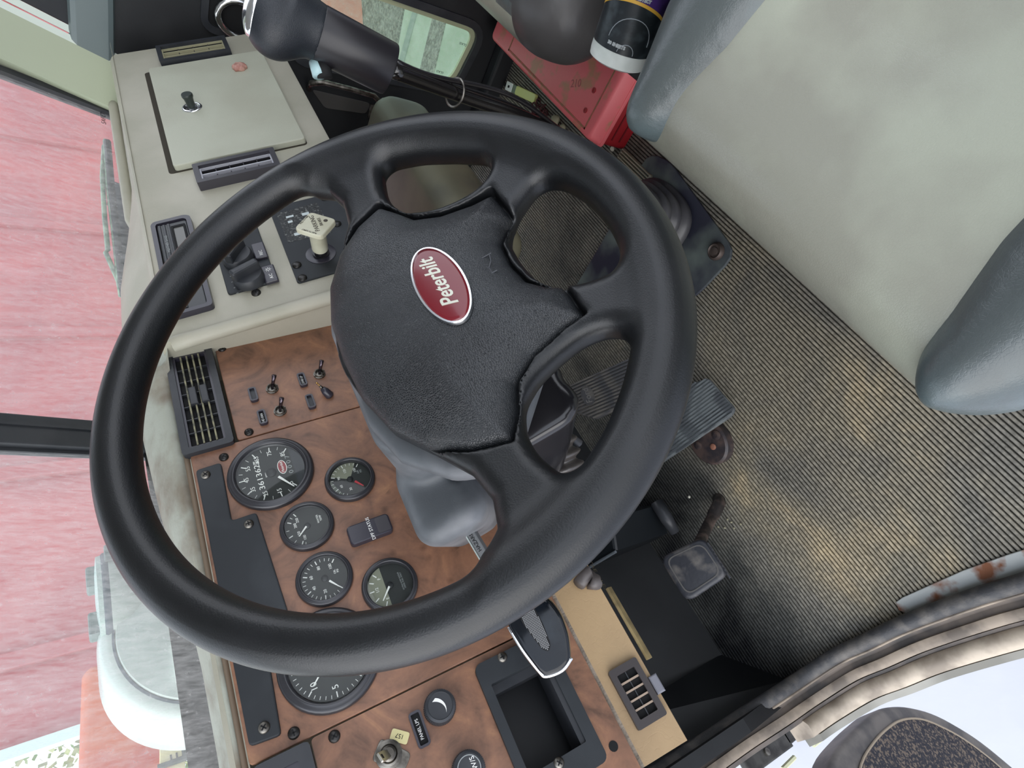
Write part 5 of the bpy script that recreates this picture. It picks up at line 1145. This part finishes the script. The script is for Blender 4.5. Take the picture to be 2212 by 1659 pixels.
for k, zz in enumerate((.022, .045)): topbox(.002, .0045, .02, D1 + .04, zz, zz + .003, 'end_groove', mat('groove_red', lin(110, 16, 24), .6))
# fob, debris
fb = thing('key_fob', 'small yellow-green plastic fob with a white clip on the ribbed floor', 'fob', onz(1120, 195, .004))
fA, fB = onz(1160, 215, .004), onz(1092, 183, .004); e_ = fB - fA; Lf = np.linalg.norm(e_); FF = Fr(fA, e_, np.cross(A([0, 0, 1.]), e_))
MB().prism(FF, rrect(0, Lf * .60, -.011, .011, .005, 4), 0, .008, .002).make('fob_body', mat('fob_yellow', lin(216, 222, 140), .4), fb)
MB().prism(FF, [(Lf * .60, -.010), (Lf * .72, -.010), (Lf * .72, .010), (Lf * .60, .010)], .0, .006, .001).make('grey_joint', mat('joint_grey', lin(120, 134, 116), .4), fb)
MB().prism(FF, rrect(Lf * .72, Lf * .92, -.011, .011, .002, 2), 0, .007, .001).make('white_clip', mat('clip_white', lin(240, 245, 238), .4), fb)
MB().box(FF, Lf * .92, Lf * 1.02, -.0035, .0035, .001, .005).make('black_tip', deep, fb)
MB().box(FF, Lf * .80, Lf * .85, -.003, .003, .0069, .0074).make('clip_slot', deep, fb)
ch = thing('chain_clump', 'small heap of dark red chain links beside the red case', 'chain', onz(1170, 245, .01))
chm = mat('chain_dark_red', lin(92, 46, 48), .45, .3, col2=lin(60, 30, 34), cscale=80)
cc_ = onz(1172, 246, .0)
for k in range(22):
    a = random.uniform(0, 6.28); r = random.uniform(0, .035); ax1 = Vector((random.uniform(-1, 1), random.uniform(-1, 1), random.uniform(-.5, .5))).normalized(); ax2 = ax1.orthogonal().normalized(); ctr = cc_ + A([r * math.cos(a), r * math.sin(a), random.uniform(.007, .022)])
    MB().tube([ctr + .0085 * math.cos(t) * A(ax1) + .0055 * math.sin(t) * A(ax2) for t in np.linspace(0, 2 * math.pi, 10, endpoint=False)], .0018, 5, closed=True).make('link', chm, ch, smooth=True)
stm = mat('pebble', lin(150, 146, 122), .7, bump=[('noise', 150, .5, .001)])
def pebble(px, r, lab, m=stm, z=.001):
    p = onz(*px, z); bm = bmesh.new(); bmesh.ops.create_icosphere(bm, subdivisions=2, radius=r)
    for v in bm.verts: v.co *= random.uniform(.8, 1.15); v.co.z *= .7
    V = [A(v.co) + p + A([0, 0, r * .6]) for v in bm.verts]; F = [tuple(v.index for v in f.verts) for f in bm.faces]; bm.free()
    o = new('pebble', V, F, m, None, smooth=True); setp(o, lab, 'pebble', None)
pebble((1205, 262), .014, 'larger olive pebble between the chain heap and the red case')
pebble((1218, 278), .010, 'smaller olive pebble nearest the wheel rim by the red case')
pebble((1325, 322), .006, 'pale crumb at the near lower corner of the red case', mat('pale_crumb', lin(220, 216, 200), .6))
pebble((1490, 1073), .003, 'white crumb on the dark mat near the pedal arm', MATS['pale_crumb'])
for i, (x, y) in enumerate(((1552, 1138), (1566, 1140), (1580, 1128), (1586, 1141), (1572, 1122), (1600, 1132))):
    p = onz(x, y, .001); gg = MB() if i == 0 else gg; gg.lathe(Fr(p, (1, 0, 0), (0, 1, 0)), [(.0022, 0), (.002, .002), (.0004, .0028)], 6)
o = gg.make('grit', stm); setp(o, 'sprinkle of tan grit on the dark mat beside the square pedal', 'grit', kind='stuff')
# pale grille strip + fitting in front of the boot, right of the wheel rim
gr = thing('threshold_strip', 'pale ribbed strip on the floor between the red case and the rubber boot', 'floor strip', onz(1365, 370, .01))
ga, gb_ = onz(1340, 335, .006), onz(1398, 392, .006); e_ = gb_ - ga; GF = Fr(ga, e_, np.cross(A([0, 0, 1.]), e_)); Lg = np.linalg.norm(e_)
pst = mat('pale_strip', lin(172, 168, 148), .5)
for k in range(5): MB().box(GF, 0, Lg, -.012 + k * .006, -.009 + k * .006, -.004, .006, .001).make('rib', pst, gr)
MB().prism(GF, rpoly([(Lg, -.016), (Lg + .022, -.014), (Lg + .026, .006), (Lg, .018)], .004), -.004, .006, .001).make('end_lug', pst, gr)
# ================================================================ PEDALS
def pedal_plane(z, tilt): return Fr((0, .3, z), (1, 0, 0), (0, math.cos(tilt), math.sin(tilt)))
def ribbed(fr, pts, n, along, m, parent, h=.0022, w=.45):
    """raised ribs clipped to the pad outline"""
    P = [A(p) for p in pts]; a = A(along, float); a /= np.linalg.norm(a); b = A([-a[1], a[0]]); s_ = [float(p @ b) for p in P]; lo_, hi_ = min(s_), max(s_)
    for k in range(n):
        c = lo_ + (hi_ - lo_) * (k + .5) / n; xs_ = []
        for i in range(len(P)):
            p, q = P[i], P[(i + 1) % len(P)]; sp, sq = p @ b - c, q @ b - c
            if sp * sq < 0: t = sp / (sp - sq); xs_.append(float((p + (q - p) * t) @ a))
        if len(xs_) < 2: continue
        x0, x1 = min(xs_) + .002, max(xs_) - .002; wd_ = (hi_ - lo_) / n * w
        if x1 - x0 < .004: continue
        f = Fr(fr.p(0, 0, 0), fr.u * a[0] + fr.v * a[1], fr.u * b[0] + fr.v * b[1]); MB().box(f, x0, x1, c - wd_ / 2, c + wd_ / 2, 0, h).make('rib', m, parent)
pr1 = mat('pedal_rubber', lin(62, 62, 64), .5, bump=[('noise', 500, .3, .0005)], col2=lin(96, 92, 86), cscale=40, mix=(.45, .7))
# brake pedal with oval mark
bp_ = thing('brake_pedal', 'ribbed rubber brake pedal with an embossed oval, seen through the lower wheel opening', 'pedal', onz(1300, 830, .16))
PF = pedal_plane(.17, .5)
c_ = [PF.px(*q) for q in ((1210, 843), (1385, 762), (1425, 800), (1385, 858), (1285, 905), (1268, 900), (1222, 885), (1213, 868))]
MB().prism(PF, rpoly(c_, .008), -.010, 0, .002, back=True).make('pad', pr1, bp_)
a1_ = A(PF.px(1385, 765)) - A(PF.px(1222, 838)); ribbed(PF, c_, 13, a1_, pr1, bp_)
ov = PF.px(1271, 856); an_ = math.atan2(*(A(PF.px(1282, 886)) - A(PF.px(1260, 828)))[::-1])
of = PF.sub(ov[0], ov[1], .0022, an_)
MB().prism(of, ell(.021, .0125, 32), -.001, .0008).make('oval_field', pr1, bp_)
MB().frame(of, ell(.021, .0125, 32), ell(.0192, .0108, 32), .0008, .0020).make('oval_ring', pr1, bp_)
text('Ford', of, mat('emboss_grey', lin(104, 102, 100), .5), bp_, size=.017, u=0, v=0, h=.0009, rot=math.pi, shear=.2, ext=.0005)
MB().tube([PF.p(*PF.px(1330, 880), -.012), onz(1360, 905, .10), A([.20, .46, .03])], .012, 10).make('pedal_arm', mat('arm_steel', lin(64, 58, 58), .5, .3), bp_, smooth=True)
MB().box(PF.sub(*PF.px(1345, 882), -.012), -.02, .02, -.014, .014, -.004, .002, .002).make('pivot_bracket', MATS['arm_steel'], bp_)
# throttle
tp = thing('throttle_pedal', 'worn grey ribbed accelerator pedal sticking out right of the wheel rim', 'pedal', onz(1510, 900, .06))
QF = pedal_plane(.075, .35)
c_ = [QF.px(*q) for q in ((1420, 905), (1475, 835), (1530, 816), (1588, 882), (1580, 898), (1440, 992), (1400, 1020), (1370, 990))]
MB().prism(QF, rpoly(c_, .006), -.010, 0, .002, back=True).make('pad', mat('worn_pedal', lin(104, 110, 112), .5, bump=[('noise', 400, .4, .0006)], col2=lin(72, 76, 80), cscale=30), tp)
ribbed(QF, c_, 16, A(QF.px(1580, 880)) - A(QF.px(1440, 980)), MATS['worn_pedal'], tp, .0018)
hc_ = onz(1530, 955, .02)
MB().lathe(Fr(hc_, (1, 0, 0), (0, 1, 0)), [(.045, -.02), (.046, 0), (.042, .004), (.02, .005)], 32, sx=1.0, sy=.85).make('hinge_plate', mat('rust_black', lin(50, 46, 50), .5, col2=lin(84, 70, 66), cscale=40), tp, auto=40)
for q, r_, m_ in (((1508, 962), .008, 'rust_black'), ((1547, 940), .009, 'rust_black'), ((1541, 965), .006, None)):
    MB().lathe(Fr(onz(*q, .0245), (1, 0, 0), (0, 1, 0)), [(r_, 0), (r_, .002), (r_ * .5, .003)], 12).make('hinge_rivet', MATS[m_] if m_ else mat('bare_copper', lin(150, 104, 86), .5), tp)
# clutch: square worn pad on a curved arm
cp_ = thing('clutch_pedal', 'square worn rubber clutch pedal pad on a short curved arm', 'pedal', onz(1500, 1235, .13))
KF2 = pedal_plane(.16, .55)
c_ = [KF2.px(*q) for q in ((1422, 1205), (1520, 1158), (1576, 1240), (1482, 1303))]
clm = mat('worn_clutch_pad', lin(46, 48, 54), .45, bump=[('noise', 120, .5, .0012)], col2=lin(104, 100, 96), cscale=34, mix=(.48, .7))
MB().prism(KF2, rpoly(c_, .018, 5), -.016, 0, .006, 4, back=True).make('pad', clm, cp_, auto=50)
c2 = [tuple(A(p) * .80 + sum(A(q) for q in c_) / 4 * .20) for p in c_]
MB().frame(KF2, rpoly(c2, .015, 5), rpoly([tuple(A(p) * .94 + sum(A(q) for q in c_) / 4 * .06) for p in c2], .014, 5), -.0008, .0008).make('worn_ridge', mat('ridge_grey', lin(88, 86, 84), .5), cp_, auto=40)
e0, e1_ = A(KF2.px(1524, 1166)), A(KF2.px(1568, 1236))
for k in range(8):
    p = e0 + (e1_ - e0) * (k + .5) / 8; f = KF2.sub(p[0] - .008, p[1], .0, 0); MB().box(f, -.006, .006, -.0016, .0016, -.001, .0012, .0005).make('rib', clm, cp_)
MB().tube(catmull([KF2.p(*KF2.px(1500, 1190), -.014), onz(1522, 1150, .10), onz(1538, 1118, .05), onz(1553, 1088, .02), onz(1552, 1078, .0)], 5), [.010] * 11 + [.012] * 10, 12).make('pedal_arm', mat('arm_black', lin(40, 36, 36), .5, bump=[('noise', 200, .6, .001)], col2=lin(96, 82, 76), cscale=40, mix=(.5, .7)), cp_, smooth=True)
# heater box and bracket under the dash
hx = thing('footwell_box', 'dark plastic box with a pale scuffed corner under the dash behind the clutch pedal', 'box', (-.1, .66, .1))
b0_, b1_ = onz(1345, 1150, .12), onz(1415, 1175, .12)
MB().prism(Fr((0, 0, 0), (1, 0, 0), (0, 1, 0)), [tuple(onz(*q, .16)[:2]) for q in ((1250, 1235), (1330, 1190), (1320, 1120), (1245, 1130))], .0, .16, .006).make('box_body', mat('box_dark', lin(26, 30, 34), .4), hx)
ed0, ed1 = onz(1256, 1236, .162), onz(1330, 1192, .162); MB().tube([ed0, ed1], .003, 6).make('scuffed_edge', mat('scuff', lin(110, 116, 122), .4), hx)
br = MB().tube([onz(1418, 1085, .03), onz(1440, 1120, .03), onz(1458, 1150, .02)], [.014, .014, .010], 10).make('floor_bracket', mat('bracket_dark', lin(60, 62, 66), .4), None, smooth=True); setp(br, 'dark rounded bracket on the floor between the footwell box and the ribbed mat', 'bracket')
# ================================================================ DRIVER DOOR (swung open), hinges
dd = thing('door_1', None, None, (-.7, .62, .2)); dd['kind'] = 'structure'
DY = Fr((-.6, .60, -.4), (-1, 0, 0), (0, 0, 1))
if DY.n[1] > 0: DY = Fr(DY.O, (1, 0, 0), (0, 0, 1))
sg = DY.u[0]
def dpx(x, y): return DY.px(x, y)
outl = [dpx(*q) for q in ((1790, 1640), (1840, 1580), (1900, 1528), (1950, 1522), (2020, 1538), (2110, 1590), (2200, 1665), (2330, 1780), (2250, 1900), (1780, 1850))]
MB().prism(DY, rpoly(outl, .05, 5), -.05, 0, .010, 3).make('door_trim', mat('door_trim_brown', lin(76, 72, 70), .5, bump=[('noise', 200, .3, .0008)], col2=lin(104, 98, 92), cscale=20), dd, auto=50)
inl = [dpx(*q) for q in ((1850, 1655), (1895, 1590), (1940, 1555), (1990, 1552), (2070, 1590), (2150, 1650), (2260, 1760), (2200, 1870), (1850, 1820))]
MB().prism(DY, rpoly(inl, .05, 5), .0, .004, .002).make('textured_insert', mat('door_grain', lin(40, 40, 50), .6, bump=[('crease', 190, 1, .003), ('noise', 260, .8, .003)], col2=lin(132, 116, 100), cscale=230, mix=(.5, .6)), dd)
MB().tube([DY.p(*q, .003) for q in rpoly(inl, .05, 5)], .0025, 6, closed=True).make('piping', mat('door_piping', lin(150, 136, 116), .5), dd)
hgm = mat('hinge_steel', lin(86, 84, 80), .45, .5, col2=lin(60, 58, 56), cscale=40)
cm = mat('pale_check_strap', lin(214, 214, 176), .5)
for i, (a, b, lab) in enumerate((((1700, 1585), (1752, 1543), 'upper dark door hinge leaf between the door and the painted sill lip'), ((1620, 1650), (1690, 1600), 'lower dark door hinge leaf at the bottom edge of the photo'))):
    p0, p1 = ony(a[0], a[1], .585), ony(b[0], b[1], .585); t = thing('door_hinge', lab, None, p0); t.parent = dd; t.location = t.location - dd.location
    d = p1 - p0; L = np.linalg.norm(d); f = Fr(p0, d, np.cross(A([0, -1, 0.]), d))
    if f.n[1] > 0: f = Fr(p0, d, -f.v)
    MB().box(f, -.01, L + .02, -.016, .020, -.012, 0, .003).make('hinge_leaf', hgm, t)
    MB().tube([f.p(-.015, .024, 0), f.p(L + .03, .024, 0)], .006, 10).make('hinge_pin', steel, t, smooth=True)
    MB().lathe(f.sub(L * .5, 0, 0), [(.006, 0), (.006, .003), (.003, .004)], 10).make('hinge_bolt', steel, t, auto=30)
for i, (a, b) in enumerate((((1757, 1610), (1795, 1578)), ((1690, 1662), (1716, 1636)))):
    p0, p1 = ony(a[0], a[1], .56), ony(b[0], b[1], .56); o = MB().tube([p0, p1], .004, 6).make('seal_strip', cm); setp(o, ('longer pale strip', 'shorter pale strip')[i] + ' showing between the hinges and the open door', 'strip')
# ================================================================ OUTSIDE
# yard: gravel ground with a pale concrete slab
GZ = -1.25
conc = mat('pale_concrete', lin(150, 156, 142), .8, bump=[('noise', 20, .4, .01)], col2=lin(132, 140, 122), cscale=3)
grav = mat('dark_gravel', lin(84, 80, 74), .85, bump=[('noise', 60, 1, .03)], col2=lin(132, 128, 118), cscale=46, mix=(.45, .62))
MB().box(WORLD, -40, 40, -40, 60, GZ - .3, GZ - .02).make('ground', mat('yard_ground', lin(186, 188, 192), .9, bump=[('noise', 6, .3, .02)], col2=lin(176, 178, 186), cscale=2))['kind'] = 'structure'
g1 = [onz(*q, GZ)[:2] for q in ((1200, -200), (1300, 400), (880, 420), (855, 130), (895, -100))]
sl_ = MB().prism(WORLD, g1, GZ - .05, GZ).make('concrete_slab', conc); setp(sl_, 'pale greenish concrete slab outside the low passenger window', 'paving')
g2_ = [onz(*q, GZ)[:2] for q in ((895, -100), (845, 150), (845, 420), (700, 420), (790, 160), (785, 60), (772, -120))]
gv = MB().prism(WORLD, g2_, GZ - .05, GZ + .005).make('gravel_strip', grav); setp(gv, 'dark gravel strip outside between the slab and the red body', 'gravel'); gv['kind'] = 'stuff'
for k, (a, b, c, d, lb) in enumerate((((915, -20), (900, 0), (862, 135), (873, 137), 'narrow dark seam across the concrete slab outside'), ((975, 0), (945, 0), (905, 165), (935, 172), 'broad dark gravelly stain across the concrete slab outside'))):
    o = MB().prism(WORLD, [onz(*q, GZ)[:2] for q in (a, b, c, d)], GZ - .01, GZ + .008).make(('slab_seam', 'slab_stain')[k], (mat('seam_grey', lin(110, 120, 112), .8), grav)[k]); setp(o, lb, ('seam', 'stain')[k])
# red container body filling the windshield
redw = mat('container_red', lin(186, 104, 104), .6, col2=lin(172, 96, 98), cscale=1.2, bump=[('noise', 3, .2, .02)])
cn = thing('red_container', 'big weathered red truck body standing in front of the cab behind the windshield', 'truck body', (6, 5.4, .5))
CF = Fr((0, 5.2, 0), (1, -.12, 0), (0, 0, 1))
lft = CF.px(205, 1600)[0]
lft = CF.px(0, 1625)[0]
MB().box(CF, lft, 16, GZ + .1, 4.2, -.35, 0).make('side_wall', redw, cn)
for k in range(9): MB().box(CF, lft + .5 + k * 1.5, lft + .62 + k * 1.5, GZ + .2, 4.2, 0, .05, .01).make('side_rib', redw, cn)
MB().box(CF, lft - .07, lft, GZ + .1, 4.2, -.1, .06).make('corner_post', mat('pale_post', lin(205, 222, 218), .5), cn)
rs_ = thing('red_side_body', 'salmon-red bodywork outside the passenger door window', 'truck body', (6.6, 1.4, -.5))
sp = [onz(*q, GZ)[:2] for q in ((786, 60), (793, 160), (700, 420))]
bw = MB().prism(WORLD, [tuple(onz(788, 95, GZ)[:2]), tuple(onz(778, -60, GZ)[:2]), tuple(onz(778, -60, GZ)[:2] + A([6, 2])), tuple(onz(788, 95, GZ)[:2] + A([3, 5]))], GZ, -.15).make('body_wall', mat('salmon_red', lin(196, 120, 104), .6, col2=lin(180, 104, 92), cscale=2), rs_)
# foliage at far left beyond the container
fo = thing('hedge', 'green hedge far behind at the bottom left corner of the photo', 'hedge', (-1, 9, 0))
V = []; F = []
rng = np.random.RandomState(3)
hx0 = ony(60, 1640, 9.0)
for k in range(5200):
    p = A([hx0[0] + rng.uniform(-3.2, 1.6), 9 + rng.uniform(-.8, .8), rng.uniform(-1.2, 2.6)]); a = Vector(rng.normal(size=3).tolist()).normalized(); b = a.orthogonal(); s_ = rng.uniform(.04, .09); i = len(V)
    V += [p, p + s_ * A(a), p + s_ * A(a) + s_ * .6 * A(b), p + s_ * .6 * A(b)]; F.append((i, i + 1, i + 2, i + 3))
o = new('leaves', V, F, mat('hedge_green', lin(104, 140, 66), .7, col2=lin(190, 196, 140), cscale=5), fo); o['kind'] = 'stuff'
# orange-red vehicle nose, mid distance
tk = thing('orange_vehicle', 'orange-red vehicle cab with rounded corner at the lower left beyond the windshield', 'vehicle', (1, 3.0, .6))
y_ = 2.6; VF = Fr((0, y_, 0), (1, 0, 0), (0, 0, 1))
c_ = [VF.px(*q) for q in ((176, 1455), (196, 1435), (300, 1430), (420, 1560), (345, 1700), (250, 1900), (160, 1900))]
MB().prism(VF, rpoly(c_, .05, 5), -.5, 0, .03, 3).make('cab_body', mat('orange_red', lin(186, 84, 70), .5, col2=lin(200, 108, 76), cscale=4), tk, auto=50)
c_ = [VF.px(*q) for q in ((165, 1400), (185, 1400), (205, 1680), (180, 1680))]
MB().prism(VF, c_, -.6, -.52, .01).make('door_frame', mat('frame_rose', lin(170, 96, 104), .5), tk)
# barrier with yellow panels
bf = thing('yard_sign', 'cream panel with black lettering marks on a dark frame outside at lower left', 'sign', (.6, 2.4, .5))
SF_ = Fr((0, 2.2, 0), (1, 0, 0), (0, 0, 1))
for a, nm, m in ((((345, 1615), (398, 1598), (402, 1632), (345, 1652)), 'cream_panel', mat('cream_panel', lin(226, 214, 168), .6)), (((345, 1665), (400, 1642), (402, 1680), (345, 1700)), 'cream_panel', MATS['cream_panel']), (((350, 1590), (440, 1555), (436, 1580), (352, 1612)), 'red_panel', mat('panel_red', lin(170, 84, 80), .5))):
    MB().prism(SF_, [SF_.px(*q) for q in a], -.02, 0, .002).make(nm, m, bf)
for a, b in (((345, 1612), (450, 1570)), ((340, 1660), (425, 1630)), ((412, 1590), (425, 1660)), ((395, 1595), (400, 1635)), ((345, 1582), (440, 1540))):
    MB().tube([SF_.p(*SF_.px(*a), .01), SF_.p(*SF_.px(*b), .01)], .009, 6).make('frame_bar', mat('frame_bar_dark', lin(58, 66, 62), .5), bf)
text('F N', SF_, deep, bf, size=.06, u=SF_.px(382, 1612)[0], v=SF_.px(382, 1612)[1], h=.004)
# white round housing just outside the windshield
wd_ = thing('white_housing', 'large round white housing with a capped neck just outside the windshield at left', 'housing', CAM + ray(345, 1380) * 1.25)
whm = mat('white_enamel', lin(196, 206, 198), .35, coat=.3, col2=lin(186, 196, 188), cscale=5)
yH = 1.05; HFr = Fr((0, yH, 0), (1, 0, 0), (0, 0, 1)); cH = HFr.px(448, 1338); rH = abs(HFr.px(448, 1552)[0] - cH[0])
hf = HFr.sub(cH[0], cH[1]); 
if hf.n[1] > 0: pass
MB().lathe(hf, [(rH * .9, -.26), (rH, -.20), (rH, -.04), (rH * .985, -.015), (rH * .95, 0), (rH * .86, .006)], 72).make('drum', whm, wd_, auto=50)
MB().lathe(hf, [(rH * .845, .004), (rH * .83, .016), (rH * .6, .028), (rH * .2, .034), (.001, .034)], 72).make('front_cover', whm, wd_, auto=50)
MB().lathe(hf, [(rH * .868, .0), (rH * .868, .008), (rH * .848, .010), (rH * .848, .0)], 72).make('dark_seam', mat('seam_dark', lin(70, 84, 92), .5), wd_, auto=50)
# neck rising to the cap (up = picture left)
n0 = HFr.p(*HFr.px(330, 1290), -.10); nt = HFr.p(*HFr.px(222, 1283), -.03); ax_ = nt - n0; ax_ /= np.linalg.norm(ax_); ax_ = A([0, 0, 1.])
rN = abs(HFr.px(222, 1190)[0] - HFr.px(222, 1375)[0]) / 2 * 1.08; NF = Fr(nt, (1, 0, 0), (0, 1, 0))
MB().lathe(NF, [(rN * .45, -.20), (rN * .62, -.10), (rN * .98, -.045), (rN, -.012)], 56, sy=.75).make('neck', whm, wd_, auto=50)
MB().lathe(NF, [(rN * 1.0, -.012), (rN * 1.01, -.004), (rN * .97, .0)], 56, sy=.75).make('neck_band', MATS['seam_dark'], wd_, auto=50)
MB().lathe(NF, [(rN * .97, -.002), (rN * .95, .008), (rN * .6, .012), (.001, .013)], 56, sy=.75).make('cap', mat('cap_grey', lin(180, 198, 190), .5, bump=[('noise', 40, .6, .01)]), wd_, auto=40)
for q in ((198, 1245), (204, 1345)):
    c = HFr.p(*HFr.px(*q), -.02); MB().box(Fr(c, (1, 0, 0), (0, 1, 0)), -.022, .022, -.02, .02, -.012, .010, .004).make('clamp', mat('clamp_dark', lin(96, 112, 108), .5), wd_)
c = HFr.p(*HFr.px(238, 1213), .02); MB().box(Fr(c, (1, 0, 0), (0, 1, 0)), -.018, .018, -.02, .02, -.012, .010, .003).make('latch', MATS['clamp_dark'], wd_)
lb = HFr.sub(*HFr.px(396, 1438), .036)
MB().prism(lb, rrect(-.038, .038, -.018, .018, .002, 2), -.012, .0008).make('label_plate', mat('label_white', lin(240, 244, 240), .5), wd_)
dk = mat('label_ink', lin(66, 84, 84), .5)
text('Elite', lb, dk, wd_, size=.019, u=-.020, v=.002, h=.0012); text('0', lb, dk, wd_, size=.026, u=.004, v=.002, h=.0012, rot=.3); text('Truck', lb, dk, wd_, size=.015, u=.024, v=.002, h=.0012)
# wiper outside the right pane
wp = thing('wiper', 'weathered wiper arm and blade resting on the outside of the windshield', 'wiper', frR.p(.3, .05, -.02))
wm = mat('wiper_green', lin(96, 122, 104), .45, .3, col2=lin(150, 176, 150), cscale=60, mix=(.4, .6))
def wl(pts, h=-.030): return [frR.p(*frR.px(*q, h), h) for q in pts]
MB().tube(wl(((232, 305), (240, 400), (252, 500), (262, 590), (268, 640))), .0065, 6).make('blade', rubber, wp, smooth=True)
MB().tube(wl(((228, 303), (234, 400), (246, 500), (256, 590), (262, 640)), -.036), .005, 6).make('blade_spine', wm, wp, smooth=True)
MB().tube(wl(((225, 315), (221, 380), (226, 470), (233, 540), (228, 545), (256, 608), (262, 640)), -.042), .0045, 6).make('arm', wm, wp, smooth=True)
for q in ((227, 400), (232, 440), (238, 480), (243, 520), (247, 550)): MB().tube(wl((q, (q[0] + 12, q[1] + 3)), -.039), .0035, 6).make('link_plate', wm, wp)
# outside mirror arm beyond the right door window
om = thing('outside_mirror', 'dark outside mirror back seen past the right pillar at the top left', 'mirror', (1.7, .5, .95))
MF = Fr((1.62, 0, 0), (0, -1, 0), (0, 0, 1))
MB().prism(MF, rpoly([MF.px(*q) for q in ((155, 4), (170, 0), (290, 38), (290, 82), (270, 78))], .01), -.03, 0, .005).make('mirror_back', rubber, om)
MB().tube([MF.p(*MF.px(155, 3), .002), MF.p(*MF.px(288, 40), .002)], .005, 8).make('mirror_edge', mat('edge_pale', lin(180, 190, 180), .4), om, smooth=True)
